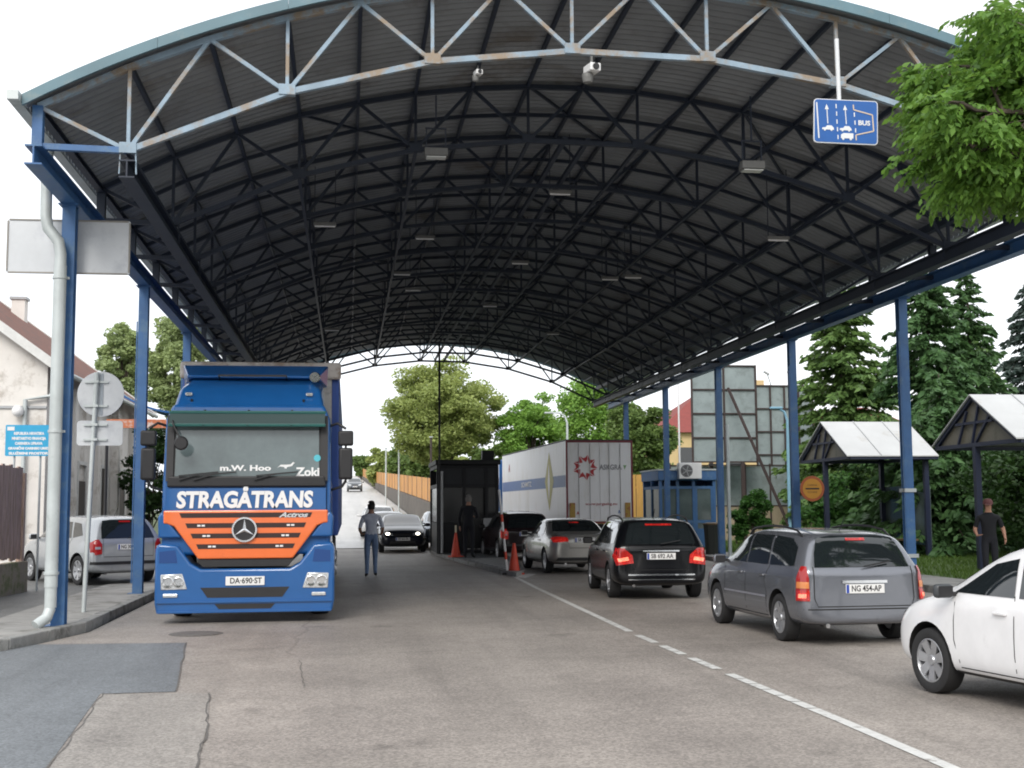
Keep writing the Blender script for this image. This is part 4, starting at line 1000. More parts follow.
car('saloon_car', 'dark oncoming saloon with lit headlights beside the walking man', 'sedan', (.012, .014, .022), (2.02, 47.6, 0), R(179), .98, metal=.0, rear='none', head_on=True, rear_on=False, plate='OS 663-DL', detail=2)
car('saloon_car', 'pale oncoming car right behind the dark oncoming saloon', 'sedan', (.55, .56, .58), (1.72, 54.5, zr_(54.5)+.02), R(178), 1.0, metal=.3, rear='none', rear_on=False, plate='VK 214-BB', detail=1)
car('estate_car', 'white car behind the two front oncoming cars, only its roof showing', 'wagon', (.7, .7, .7), (1.5, 61.0, zr_(61)+.02), R(178), 1.0, metal=.0, rear='none', rear_on=False, detail=1)
car('hatchback', 'dark red-lit car ahead of the silver saloon in the queue', 'hatch', (.02, .012, .014), (5.25, 39.4, 0), R(4), 1.0, metal=.0, rear='gen', plate='OS 771-CE', detail=1)
car('hatchback', 'light car at the front of the queue beside the dark kiosk', 'hatch', (.55, .55, .56), (6.0, 46.5, 0), R(0), 1.0, metal=.3, rear='gen', plate='OS 305-BA', detail=1)
car('hatchback', 'silver car half hidden behind the left edge of the dark kiosk', 'hatch', (.35, .40, .46), (3.75, 50.3, .03), R(180), 1.0, metal=.4, rear='none', rear_on=False, detail=1)
car('hatchback', 'tiny dark car far up the road by the orange fence', 'hatch', (.08, .09, .1), (.75, 137, zr_(137)), R(180), 1.0, metal=.0, rear='none', rear_on=False, detail=1, group=None)

# ------------------------------------------------------------------ people
M_SKIN = mat('skin', (.36, .19, .125), .55, var=.06, vscale=20); M_HAIR = mat('hair_dark', (.012, .01, .009), .7, var=.2, vscale=60)
M_SHIRT = mat('shirt_grey', (.55, .58, .66), .85, var=.15, vscale=8, bump=.5, bscale=12); M_JEANS = mat('denim', (.15, .22, .36), .9, var=.2, vscale=10, bump=.4, bscale=14)
M_DKCLOTH = mat('dark_uniform', (.008, .009, .014), .85, var=.2, vscale=8); M_SHOE = mat('shoe', (.015, .013, .012), .5)
def figure(nm, label, loc, rz, step=.12, arms=None, mats=None, sleeve=.95, tuck=1.02, hairm=None, cap=None, scale=1., build=1., headturn=0):
    "standing or walking adult facing +y, 1.76 m"
    J = {'pelvis': (0, 0, .96), 'waist': (0, .0, 1.08), 'chest': (0, -.01, 1.28), 'upchest': (0, 0, 1.40), 'neck': (0, 0, 1.50), 'jaw': (0, .02, 1.575), 'head': (0, .015, 1.655), 'crown': (0, .0, 1.725)}
    E = [('pelvis', 'waist'), ('waist', 'chest'), ('chest', 'upchest'), ('upchest', 'neck'), ('neck', 'jaw'), ('jaw', 'head'), ('head', 'crown')]
    rad = {'pelvis': (.165*build, .12*build), 'waist': (.155*build, .115*build), 'chest': (.17*build, .12*build), 'upchest': (.16*build, .105), 'neck': .055, 'jaw': (.062, .075), 'head': (.08, .098), 'crown': (.06, .07)}
    for s_, sd in ((-1, 'l'), (1, 'r')):
        sp = step*(1 if s_ > 0 else -1)
        J[sd+'hip'] = (s_*.09, 0, .90); J[sd+'knee'] = (s_*.095, sp*.55+.03, .50); J[sd+'ankle'] = (s_*.10, sp*1.0-.02, .095); J[sd+'toe'] = (s_*.12, sp*1.0+.15, .04)
        a = (arms or {}).get(sd) or ((.245, .0, 1.12), (.26, .06, .88), (.26, .09, .80))
        J[sd+'sh'] = (s_*.185, 0, 1.405); J[sd+'el'] = (s_*a[0][0], a[0][1], a[0][2]); J[sd+'wr'] = (s_*a[1][0], a[1][1], a[1][2]); J[sd+'pm'] = (s_*a[2][0], a[2][1], a[2][2])
        E += [('pelvis', sd+'hip'), (sd+'hip', sd+'knee'), (sd+'knee', sd+'ankle'), (sd+'ankle', sd+'toe'), ('upchest', sd+'sh'), (sd+'sh', sd+'el'), (sd+'el', sd+'wr'), (sd+'wr', sd+'pm')]
        rad.update({sd+'hip': .098, sd+'knee': .066, sd+'ankle': .045, sd+'toe': (.042, .032), sd+'sh': .062, sd+'el': .046, sd+'wr': .029, sd+'pm': (.038, .018)})
        w = Vector(J[sd+'wr']); pmv = Vector(J[sd+'pm']); dv = (pmv-w).normalized(); side = Vector((0, 1, 0)).cross(dv).cross(dv)
        side = (Vector((0, 1, 0))-dv*dv.y); side = side.normalized() if side.length > .1 else Vector((0, 0, 1))
        for f in range(4):
            b = pmv+side*(f-1.5)*.019; n1 = f'{sd}f{f}a'; n2 = f'{sd}f{f}b'; ln = (.062, .072, .068, .052)[f]
            J[n1] = tuple(b+dv*ln*.6); J[n2] = tuple(b+dv*ln+Vector((-s_*.012, 0, 0))); E += [(sd+'pm', n1), (n1, n2)]; rad[n1] = .0085; rad[n2] = .0075
        n1 = sd+'ta'; n2 = sd+'tb'; J[n1] = tuple(w+dv*.03+side*.035); J[n2] = tuple(w+dv*.065+side*.05); E += [(sd+'wr', n1), (n1, n2)]; rad[n1] = .010; rad[n2] = .009
    skin, shirt, trs, shoe = 0, 1, 2, 3
    def reg(c):
        x, y, z = c
        if z < .085: return 3
        ax = abs(x)
        for sd, s_ in (('l', -1), ('r', 1)):
            sh = Vector(J[sd+'sh']); el = Vector(J[sd+'el']); wr = Vector(J[sd+'wr']); pmv = Vector(J[sd+'pm'])
            p = Vector(c)
            if x*s_ > 0:
                def dist(a, b):
                    ab = b-a; t_ = max(0, min(1, (p-a).dot(ab)/ab.length_squared)); return (p-(a+ab*t_)).length, t_
                d1, t1 = dist(sh, el); d2, t2 = dist(el, wr)
                d3 = (p-pmv).length
                if min(d2, d3) < .075 and min(d2, d3) < d1 and (ax > .17 or p.y > .14): return 1 if (sleeve > 1 and d3 > .08) else 0
                if d1 < .075 and t1 > sleeve and ax > .2: return 0
        if z > 1.49: return 0
        if z > tuck-.02: return 1
        return 2
    def extra(t):
        h = MB(); 
        if cap:
            h.lathe([(.001, .088), (.06, .080), (.095, .04), (.104, -.01), (.104, -.03), (.001, -.03)], 20, 'z', (0, .0, 1.695)); h.add([(-.08, .07, 1.675), (.08, .07, 1.675), (.06, .19, 1.655), (-.06, .19, 1.655), (-.08, .07, 1.667), (.08, .07, 1.667), (.06, .19, 1.648), (-.06, .19, 1.648)], [(0, 1, 2, 3), (4, 7, 6, 5), (0, 4, 5, 1), (1, 5, 6, 2), (2, 6, 7, 3), (3, 7, 4, 0)]); h.build('cap', cap, t, smooth=True)
        hh = MB(); n = 14
        rings = [(.001, 1.785), (.055, 1.775), (.088, 1.74), (.101, 1.69), (.100, 1.63), (.085, 1.575)] if not cap else [(.096, 1.665), (.099, 1.64), (.09, 1.585)]
        vs_ = []; fs_ = []
        for r_, z in rings:
            for k in range(n):
                a = PI*(1.0)*(k/(n-1))*1.25-PI*.125+PI
                if z > 1.70: a = 2*PI*k/n
                vs_.append((r_*math.cos(a)*.9, -.004+r_*math.sin(a)*1.08, z))
        for i in range(len(rings)-1):
            for k in range(n-1): fs_.append((i*n+k, i*n+k+1, (i+1)*n+k+1, (i+1)*n+k))
        hh.add(vs_, fs_); hh.build('hair', hairm or M_HAIR, t, smooth=True)
        fm = MB()
        for s_ in (-1, 1): fm.lathe([(.001, .012), (.012, .006), (.012, -.004)], 8, 'y', (s_*.032, .098, 1.665))
        fm.build('eyes', M_INK, t)
        ns_ = MB(); ns_.prism([(-.011, 1.615), (.011, 1.615), (.004, 1.66), (-.004, 1.66)], .09, .122, 'y'); ns_.build('nose', M_SKIN, t, bevel=.004)
    return person(nm, label, loc, rz, {'p': J, 'e': E}, rad, mats or [M_SKIN, M_SHIRT, M_JEANS, M_SHOE], reg, extra, scale)
p = at_z(371, 577, 0)
figure('person', 'man in pale shirt and blue jeans walking away towards the oncoming cars', (p.x, p.y, 0), 0, .11, {'l': ((.27, -.04, 1.13), (.235, .13, .99), (.17, .20, 1.0)), 'r': ((.27, -.05, 1.13), (.24, .12, .98), (.17, .19, .99))}, build=1.05)
figure('person', 'dark-uniformed officer standing on the island in front of the kiosk', (3.58, 37.3, .105), R(-20), .03, {'l': ((.26, -.02, 1.13), (.27, .05, .90), (.27, .07, .82)), 'r': ((.24, .05, 1.14), (.14, .24, 1.14), (.07, .29, 1.17))}, [M_SKIN, M_DKCLOTH, M_DKCLOTH, M_SHOE], sleeve=2, hairm=mat('hair_grey', (.2, .19, .18), .8), scale=1.06)
figure('person', 'man in black t-shirt and reddish cap behind the white hatchback', (11.75, 21.9, .12), R(160), .05, {'l': ((.28, .0, 1.14), (.30, .10, .95), (.29, .15, .90)), 'r': ((.28, .0, 1.14), (.26, .16, 1.02), (.22, .22, 1.03))}, [M_SKIN, mat('tshirt_black', (.006, .007, .010), .9), M_DKCLOTH, M_SHOE], sleeve=.8, cap=mat('cap_red', (.10, .035, .035), .8), build=1.15, scale=.89)
# ------------------------------------------------------------------ kiosk on the island
M_KBLK = mat('kiosk_dark', (.005, .0055, .008), .6, var=.2, vscale=3); M_KGL = mat('kiosk_glass', (.012, .014, .017), .22, spec=.5)
M_GREYP = mat('grey_paint', (.38, .39, .40), .5, var=.1, vscale=3)
kx0, kx1, ky0, ky1 = 2.92, 4.98, 41.4, 44.8
kt = thing('kiosk', 'dark glazed control kiosk with flat roof on the traffic island', 'kiosk', ((kx0+kx1)/2, ky0, .10)); hw = (kx1-kx0)/2; dp = ky1-ky0
d = MB()
for x in (-hw, -.12, .62, hw):
    for y in (0, dp):
        d.box((x+(.05 if x < 0 else -.05)*(abs(x) > 1), y+(.05 if y == 0 else -.05), 1.45), (.10, .10, 2.9))
for z in (.08, 2.22, 2.86): d.box((0, .05, z), (2*hw-.2, .096, .12)); d.box((-hw+.05, dp/2, z), (.096, dp-.2, .12)); d.box((hw-.05, dp/2, z), (.096, dp-.2, .12))
d.build('frame', M_KBLK, kt)
for x0, x1 in ((-hw+.1, -.17), (.67, hw-.1)):
    d = MB(); d.box2((x0, .04, 1.0), (x1, .055, 2.16)); d.build('window', M_KGL, kt); d = MB(); d.box2((x0, .03, .14), (x1, .06, .99)); d.build('wall_panel', M_KBLK, kt)
d = MB(); d.box2((-.07, .3, .14), (.57, .32, 2.16)); dr = d.build('door', M_KGL, kt); d = MB(); d.box((.5, .28, 1.05), (.03, .04, .16)); d.build('handle', M_CHROME, dr)
d = MB(); d.box2((-hw+.1, .035, 2.28), (hw-.1, .06, 2.8)); d.build('fascia_panel', mat('kiosk_fascia', (.02, .022, .026), .6, var=.4, vscale=4), kt)
for x in (-hw+.055, hw-.055):
    d = MB(); d.box2((x-.008, .12, .14), (x+.008, dp-.12, 1.0)); d.build('wall_panel', M_KBLK, kt); d = MB(); d.box2((x-.006, .12, 1.02), (x+.006, dp-.12, 2.16)); d.build('window', M_KGL, kt)
d = MB(); d.box2((-hw+.02, dp-.08, .14), (hw-.02, dp-.06, 2.8)); d.build('rear_wall', M_KBLK, kt)
d = MB(); d.box2((-hw-.05, -.2, 2.92), (hw+.05, dp+.1, 3.08)); d.build('roof', M_KBLK, kt, bevel=.02)
d = MB(); d.box2((.55, .6, 3.08), (.95, 1.0, 3.42)); d.build('roof_vent', M_KBLK, kt)
d = MB(); d.tube([(-.86, -.02, .02), (-.86, -.02, 2.7)], .045, 10); d.build('light_pipe', M_GREYP, kt)
d = MB(); d.box2((.50, -.25, .0), (.78, -.02, 1.15)); d.build('notice_panel', M_GREYP, kt, bevel=.01)
t = thing('mast', 'thin black pole rising from the kiosk corner to the canopy roof', 'pole', (2.98, 41.0, .105))
d = MB(); d.tube([(0, 0, 0), (0, 0, 6.9)], .035, 8); d.build('pole', M_KBLK, t); d = MB(); d.box((0, 0, .01), (.16, .16, .02)); d.bar((0, 0, 5.9), (-.25, 0, 6.6), .02); d.bar((0, 0, 5.9), (.25, 0, 6.6), .02); d.build('bracket', M_KBLK, t)
# ------------------------------------------------------------------ cones and the leaning striped pole
M_CONE = mat('cone_orange', (.62, .06, .025), .5, var=.1, vscale=6, dirt=(.3, .05, .03), dscale=5, dthr=.55)
def cone(x, y, z, h, label, tip=False):
    t = thing('traffic_cone', label, 'traffic cone', (x, y, z), .3, 'traffic cones')
    d = MB(); d.lathe([(.15*h/.7, .04), (.135*h/.7, .05), (.03, h), (.001, h)], 24, 'z'); d.build('cone_body', M_CONE, t, smooth=True)
    d = MB(); d.prism([(-.2, -.14), (-.14, -.2), (.14, -.2), (.2, -.14), (.2, .14), (.14, .2), (-.14, .2), (-.2, .14)], .0, .04, 'z'); d.build('cone_base', M_CONE, t)
    if tip: d = MB(); d.tube([(0, 0, h), (0, 0, h+.22)], .028, 10); d.build('tip', mat('cone_tip', (.6, .55, .4), .6), t)
cone(3.96, 29.9, .006, .74, 'orange traffic cone at the tip of the island beside the silver saloon'); cone(3.28, 38.3, .108, .74, 'orange traffic cone with pale tip standing at the kiosk beside the officer', True)
t = thing('barrier_pole', 'white pole with orange bands leaning at the tip of the traffic island', 'pole', (3.80, 29.9, .0)); a = Vector((0, 0, .0)); b = Vector((-.19, .05, 2.02))
d = MB(); d.tube([a, b], .03, 10); d.build('pole', M_WHITE, t, smooth=True)
for k in (.18, .42, .62): d = MB(); d.tube([a.lerp(b, k), a.lerp(b, k+.09)], .034, 10); d.build('orange_band', M_CONE, t)
d = MB(); d.box((0, 0, .03), (.3, .3, .06)); d.build('foot', M_BLACK, t)

# ------------------------------------------------------------------ blue glazed cabin with air conditioner
M_CABG = mat('cabin_glass', (.10, .13, .13), .08, coat=.3, var=.3, vscale=1.5)
ct = thing('cabin', 'blue glazed guard cabin with flat roof behind the black estate car', 'cabin', (10.95, 43.2, .11)); W_, D_, H_ = 1.95, 2.4, 2.75
d = MB()
for x in (0, .62, 1.2, W_): d.box2((x-.05, 0, 0), (x+.05, .1, H_-.2))
for y in (D_/2, D_): d.box2((-.05, y-.05, 0), (.05, y+.05, H_-.2)); d.box2((W_-.05, y-.05, 0), (W_+.05, y+.05, H_-.2))
for z in (.06, .95, 2.15): d.box2((.052, .01, z-.05), (W_-.052, .09, z+.05)); d.box2((-.04, .12, z-.05), (.04, D_, z+.05))
d.build('frame', M_STEEL, ct)
d = MB(); d.box2((-.1, -.08, H_-.35), (W_+.1, D_+.1, H_)); d.build('roof', M_STEEL, ct, bevel=.02); d = MB(); d.box2((-.14, -.12, H_+.002), (W_+.14, D_+.14, H_+.05)); d.build('roof_trim', M_GALV, ct)
for x0, x1 in ((.05, .57), (.67, 1.15)): d = MB(); d.box2((x0, .04, 1.0), (x1, .055, 2.1)); d.build('window', M_CABG, ct); d = MB(); d.box2((x0, .03, .11), (x1, .06, .9)); d.build('wall_panel', M_STEEL, ct)
d = MB(); d.box2((1.25, .03, .1), (1.90, .05, 2.1)); dr = d.build('door', M_CABG, ct); d = MB(); d.box2((1.25, .015, .1), (1.33, .029, 2.1)); d.box2((1.82, .015, .1), (1.90, .029, 2.1)); d.box2((1.33, .015, .1), (1.82, .029, .7)); d.build('door_frame', M_STEEL, dr)
d = MB(); d.box2((-.01, .12, .1), (.01, D_-.05, 2.1)); d.build('side_window', M_CABG, ct); d = MB(); d.box2((W_-.01, .12, .1), (W_+.01, D_-.05, 2.4)); d.box2((.06, D_-.03, .1), (W_-.06, D_-.01, 2.4)); d.build('wall_panel', M_STEEL, ct)
t = thing('air_conditioner', 'white air conditioning unit with round fan fixed high on the blue cabin', 'air conditioner', (11.95, 43.0, 2.55))
d = MB(); d.box((0, 0, .29), (.82, .3, .56)); d.build('housing', M_WHITE, t, bevel=.02)
d = MB(); d.lathe([(.001, -.158), (.2, -.158), (.22, -.153)], 24, 'y', (-.14, 0, .29)); f_ = d.build('fan_guard', mat('fan_dark', (.08, .08, .085), .6), t)
d = MB()
for r in (.07, .13, .19):
    for k in range(16): a, b = 2*PI*k/16, 2*PI*(k+1)/16; d.bar((-.14+r*math.cos(a), -.165, .29+r*math.sin(a)), (-.14+r*math.cos(b), -.165, .29+r*math.sin(b)), .008, .008, (0, 1, 0))
for k in range(5): a = 2*PI*k/5; d.bar((-.14, -.163, .29), (-.14+.19*math.cos(a), -.163, .29+.19*math.sin(a)), .035, .006, (0, 1, 0))
d.build('fan_blades', M_GREYP, f_); d = MB(); d.bar((-.3, 0, -.0), (-.3, .3, -.0), .03); d.bar((.3, 0, -.0), (.3, .3, -.0), .03); d.build('bracket', M_BLACK, t)
def bin_(x, y, h, label, lid):
    t = thing('waste_bin', label, 'bin', (x, y, .115), 0, 'bins'); r = h*.28
    d = MB(); d.lathe([(.001, 0), (r*.8, 0), (r, h*.92), (r*.96, h*.92)], 8, 'z'); d.build('bin_body', mat('bin_dark', (.03, .035, .03), .6), t)
    d = MB(); d.lathe([(r*1.06, h*.92), (r*1.06, h*.97), (r*.6, h), (.001, h)], 8, 'z'); d.build('bin_lid', lid, t)
bin_(11.25, 38.0, .98, 'tall dark waste bin with brown lid beside the blue column', mat('lid_brown', (.12, .08, .04), .6)); bin_(11.62, 38.3, .40, 'small low bin with a white lid next to the tall dark bin', M_WHITE)

# ------------------------------------------------------------------ signs
M_SIGNB = mat('sign_blue', (.012, .10, .36), .35, var=.06, vscale=4); M_SBACK = mat('sign_back', (.56, .58, .60), .4, .3, var=.08, vscale=1.4, dirt=(.45, .47, .50), dscale=1.2, dthr=.5); M_SW = mat('sign_white', (.70, .72, .74), .4)
p = at(845.5, 122, 14.85); t = thing('lane_sign', 'blue lane sign with white arrows and the word BUS hung from the front arch', 'road sign', p); t.rotation_euler = (0, R(2), R(-4))
sw, sh = .83, .575
def rrect(w, h, r, n=5):
    o = []
    for cx, cz, a0 in ((w/2-r, h/2-r, 0), (-w/2+r, h/2-r, PI/2), (-w/2+r, -h/2+r, PI), (w/2-r, -h/2+r, 3*PI/2)):
        for k in range(n+1): a = a0+PI/2*k/n; o.append((cx+r*math.cos(a), cz+r*math.sin(a)))
    return o
d = MB(); d.prism(rrect(sw, sh, .045), -.012, .012, 'y'); pn = d.build('sign_panel', M_SW, t)
d = MB(); d.prism(rrect(sw-.022, sh-.022, .036), -.016, -.0125, 'y'); bl = d.build('sign_face', M_SIGNB, pn)
d = MB(); y = -.0195
def ln(mb, a, b, w): mb.bar((a[0], y, a[1]), (b[0], y, b[1]), w, .005, (0, 1, 0))
S_ = lambda px, pz: ((px-490)/740*sw, (460-pz)/500*sh)   # sign's own layout grid
ln(d, S_(150, 255), S_(178, 660), .016)
for x0, x1 in ((268, 280), (480, 494)):
    ln(d, S_(x0, 320), S_(x1, 490), .011); a = S_(x0-24, 330); b = S_(x0+24, 328); c = S_(x0-4, 270); d.add([(a[0], y, a[1]), (b[0], y, b[1]), (c[0], y, c[1])], [(0, 1, 2)])
for x, z in ((375, 290), (381, 375), (386, 465), (392, 552), (398, 640)): ln(d, S_(x-1, z-24), S_(x+1, z+24), .013)
for x, z in ((586, 378), (594, 468), (601, 556)): ln(d, S_(x-1, z-24), S_(x+1, z+24), .013)
d.build('lane_arrows', M_SW, bl)
d = MB(); pts_ = [(574, 265), (578, 322), (795, 372), (810, 555), (605, 608), (609, 668)]
for a, b in zip(pts_, pts_[1:]): ln(d, S_(*a), S_(*b), .015)
d.build('bus_bay_outline', mat('sign_cream', (.62, .50, .38), .4), bl)
for cx, cz in ((285, 548), (488, 548)):
    d = MB(); q = [S_(cx-70, cz+12), S_(cx-68, cz-8), S_(cx-30, cz-14), S_(cx-12, cz-36), S_(cx+38, cz-36), S_(cx+62, cz-12), S_(cx+68, cz+12)]; d.prism([(u, v) for u, v in q], y-.002, y+.002, 'y')
    for ox in (-38, 38): u, v = S_(cx+ox, cz+14); d.lathe([(.001, y-.003), (.014, y-.003), (.014, y+.003)], 12, 'y', (u, 0, v))
    d.build('car_symbol', M_SW, bl)
d = MB(); q = [S_(432, 650), S_(432, 610), S_(460, 592), S_(575, 592), S_(575, 650)]; d.prism([(u, v) for u, v in q], y-.002, y+.002, 'y')
for ox in (458, 545): u, v = S_(ox, 656); d.lathe([(.001, y-.003), (.016, y-.003), (.016, y+.003)], 12, 'y', (u, 0, v))
d.build('lorry_symbol', M_SW, bl)
u, v = S_(700, 470); text('bus_lettering', 'BUS', .085, M_SW, bl, (u, -.019, v), (PI/2, 0, 0), .002, .003, width=.155)
d = MB(); d.tube([(-.075, .02, sh/2-.05), (-.12, .0, sh/2+.80)], .028, 12); d.build('hanger_pole', M_SW, t, smooth=True); d = MB(); d.bar((-.3, .03, .1), (.3, .03, .1), .03); d.bar((-.3, .03, -.12), (.3, .03, -.12), .03); d.build('clamp_rail', M_SBACK, t)
# blank sign back on the first left column
a = at(6, 273, 17.22); b = at(131, 221.5, 17.22); t = thing('sign_board', 'large blank pale sign board seen from behind, fixed to the first left column', 'sign', ((a.x+b.x)/2, 17.22, a.z))
d = MB(); d.prism([(p_[0], p_[1]+(b.z-a.z)/2) for p_ in rrect(b.x-a.x, b.z-a.z, .03)], -.012, .012, 'y'); pn = d.build('sign_panel', M_SBACK, t)
d = MB(); w = b.x-a.x; h = b.z-a.z
for z in (.01, h-.01): d.box((0, -.018, z), (w-.06, .012, .02))
for x in (-w/2+.01, w/2-.01): d.box((x, -.018, h/2), (.02, .012, h-.06))
d.build('rim', mat('rim_grey', (.3, .28, .25), .5), pn); d = MB(); d.bar((-.12, .03, h*.25), (.35, .03, h*.25), .04); d.build('clamp', M_SBACK, t); d = MB(); d.bar((-.12, .03, h*.75), (.35, .03, h*.75), .04); d.build('clamp', M_SBACK, t)
# round sign + plate on its pole
p = at_z(83.5, 612, .12); t = thing('road_sign', 'round grey sign back above a small plate on a slim kerbside pole', 'road sign', (p.x, p.y, .118))
d = MB(); d.tube([(0, 0, 0), (.10, 0, 3.52)], .034, 12); d.build('pole', M_GALV, t, smooth=True)
d = MB(); d.lathe([(.001, -.006), (.335, -.006), (.34, 0), (.335, .006), (.001, .006)], 40, 'y', (.155, .055, 3.20)); d.build('sign_disc', M_SBACK, t)
d = MB(); d.prism([(q[0]+.155, q[1]+2.62) for q in rrect(.66, .37, .05)], .049, .061, 'y'); d.build('sign_plate', M_SBACK, t)
for z in (3.38, 3.02, 2.74, 2.52): d = MB(); d.box((.095, .03, z), (.34, .03, .03)); d.box((.095-.01, .0, z), (.1, .09, .035)); d.build('clamp', M_GALV, t)
d = MB(); d.box((.165, .046, 3.2), (.05, .02, .62)); d.build('stiffener', mat('stiffener', (.3, .34, .38), .5), t)
# cyan notice
a = at(5, 456, 24.6); b = at(49.5, 425, 24.6); w = b.x-a.x; h = b.z-a.z
t = thing('notice_board', 'bright cyan notice board with white lines of writing above the brown fence', 'notice', ((a.x+b.x)/2, 24.6, .0)); z0 = (a.z+b.z)/2
d = MB(); d.prism([(q[0], q[1]+z0) for q in rrect(w, h, .02)], -.012, .012, 'y'); pn = d.build('sign_panel', mat('cyan_panel', (.03, .36, .62), .4, var=.06), t)
for k, (tx, sz, wd) in enumerate((('REPUBLIKA HRVATSKA', .07, .55), ('MINISTARSTVO FINANCIJA', .07, .62), ('CARINSKA UPRAVA', .07, .5), ('GRANIČNI CARINSKI URED', .06, .74), ('SLUŽBENI PROSTOR', .06, .72))):
    text('notice_lettering', tx, sz, M_WHITE, pn, (.03, -.014, z0+h*(.22-.16*k)), (PI/2, 0, 0), .002, .004, width=wd)
d = MB(); d.box((-w*.38, -.015, z0+h*.38), (.13, .004, .07)); d.build('crest_patch', M_WHITE, pn)
d = MB(); d.tube([(-w*.3, .04, .1), (-w*.3, .04, z0+h*.45)], .022, 8); d.tube([(w*.3, .04, .1), (w*.3, .04, z0+h*.45)], .022, 8); d.build('post', M_GALV, t)
# orange no-passage style disc on the second right column
t = thing('round_sign', 'round orange sign with red rim and black bar on the second right-hand column', 'road sign', (11.07, 28.95, 2.0))
d = MB(); d.lathe([(.001, -.006), (.30, -.006), (.305, .0), (.30, .006), (.001, .006)], 36, 'y'); ds = d.build('sign_disc', mat('sign_rim_red', (.42, .10, .03), .5), t)
d = MB(); d.lathe([(.001, -.010), (.235, -.010), (.24, -.0065)], 36, 'y'); fc_ = d.build('sign_face', mat('sign_orange', (.60, .28, .03), .5, var=.05), ds)
d = MB(); d.box((0, -.0125, 0), (.34, .004, .035)); d.build('sign_bar', M_INK, fc_)
text('sign_lettering', 'CARINA', .065, mat('sign_brown', (.2, .09, .02), .5), fc_, (0, -.012, .085), (PI/2, 0, 0), .001, 0, width=.24); text('sign_lettering', 'DOUANE', .065, MATS['sign_brown'], fc_, (0, -.012, -.085), (PI/2, 0, 0), .001, 0, width=.24)
d = MB(); d.box((-.13, .03, 0), (.30, .04, .04)); d.build('clamp', M_GALV, t)

# ------------------------------------------------------------------ fences, billboards, street furniture on the right
M_POLY = mat('panel_translucent', (.26, .31, .315), .45, var=.12, vscale=1.2, dirt=(.21, .25, .25), dscale=2, dthr=.5); M_RUST = mat('frame_rust', (.045, .03, .028), .7, var=.3, vscale=6)
M_BEIGE = mat('fence_beige', (.36, .30, .21), .8, var=.15, vscale=2, stretch=(6, 6, 1))
ft = thing('panel_fence', 'tall pale panel fence with beige lower boards behind the billboards', 'fence', (13.6, 52, 0))
for k in range(9):
    x = k*1.1
    d = MB(); d.box((x+.55, 0, 2.45), (1.04, .03, 1.7)); d.build('upper_panel', M_POLY, ft); d = MB(); d.box((x+.55, 0, .82), (1.04, .04, 1.5)); d.build('lower_panel', M_BEIGE, ft)
    d = MB(); d.box((x, -.03, 1.7), (.06, .08, 3.4)); d.build('post', M_RUST, ft)
d = MB()
for z in (1.6, 3.33): d.box((4.95, -.03, z), (9.9, .05, .05))
d.build('rail', M_RUST, ft)
def billboard(px0, px1, py0, py1, Y, nc, nr, label, legs, foot=.1):
    a = at(px0, py1, Y); b = at(px1, py0, Y); w = b.x-a.x; h = b.z-a.z
    t = thing('billboard', label, 'billboard', ((a.x+b.x)/2, Y, 0), 0, 'billboards seen from behind')
    for i in range(nc):
        for j in range(nr):
            d = MB(); d.box((-w/2+w*(i+.5)/nc, .05, a.z+h*(j+.5)/nr), (w/nc-.03, .02, h/nr-.03)); d.build('back_panel', M_POLY, t)
    d = MB()
    for i in range(nc+1): d.box((-w/2+w*i/nc, 0, a.z+h/2), (.07, .08, h+.07))
    for j in range(nr+1): d.box((0, -.005, a.z+h*j/nr), (w-.07, .06, .06))
    d.build('frame', M_RUST, t)
    for x in legs: d = MB(); d.box((x, .02, a.z/2), (.14, .14, a.z)); d.build('leg', M_RUST, t)
    return t, a, b, w, h
t1, a, b, w, h = billboard(693, 755, 366, 462, 50.2, 2, 4, 'taller billboard seen from behind, four rows of pale panels and a long raking strut', (-.6, .75))
pa = at(728, 388, 49.9); pb = at(789, 526, 47.5); d = MB(); d.bar(pa-t1.location, pb-t1.location, .09, .09); d.build('strut', M_RUST, t1)
for s_ in (-.45, .3): d = MB(); d.box((s_, -.12, a.z-.12), (.6, .1, .09)); d.build('foot_bracket', M_BLACK, t1)
t2, a, b, w, h = billboard(758, 812, 386, 478, 54.6, 4, 4, 'lower wider billboard seen from behind with narrow panels, partly hidden by the conifer', (-.9, .9))
for s_ in (-.6, .5): d = MB(); d.bar((s_, 0, b.z), (s_-.35, -.5, b.z+.5), .03); d.box((s_-.4, -.55, b.z+.52), (.28, .14, .07), Matrix.Rotation(.5, 3, 'Y')); d.build('lamp_arm', M_GREYP, t2)
def lamp_post(px, py, Y, label, arm, col, dirx=-1, grp='street lamps'):
    p = at(px, py, Y); t = thing('street_lamp', label, 'street lamp', (p.x, Y, 0), 0, grp)
    d = MB(); d.tube([(0, 0, 0), (0, 0, p.z*.5), (0, 0, p.z-.5), (dirx*.12, 0, p.z-.15), (dirx*.4, 0, p.z), (dirx*arm, 0, p.z+.02)], [.09, .075, .055, .05, .045, .04], 10); d.build('post', col, t, smooth=True)
    d = MB(); d.box((dirx*(arm+.2), 0, p.z), (.5, .18, .09)); d.build('lamp_head', col, t, bevel=.03)
M_LBL = mat('post_light_blue', (.20, .38, .50), .5, var=.1)
lamp_post(567, 413, 62, 'grey curved street lamp rising above the white box trailer', .7, M_GALV); lamp_post(787, 408, 47.5, 'pale blue lamp post beside the lower billboard', .25, M_LBL)
p = at(678, 378, 47); t = thing('flagpole', 'thin white pole above the blue guard cabin', 'pole', (p.x, 47, 0)); d = MB(); d.tube([(0, 0, 0), (0, 0, p.z)], [.05, .03], 8); d.build('pole', M_WHITE, t); d = MB(); d.lathe([(.001, p.z+.06), (.05, p.z+.03), (.001, p.z)], 10, 'z'); d.build('finial', M_WHITE, t)
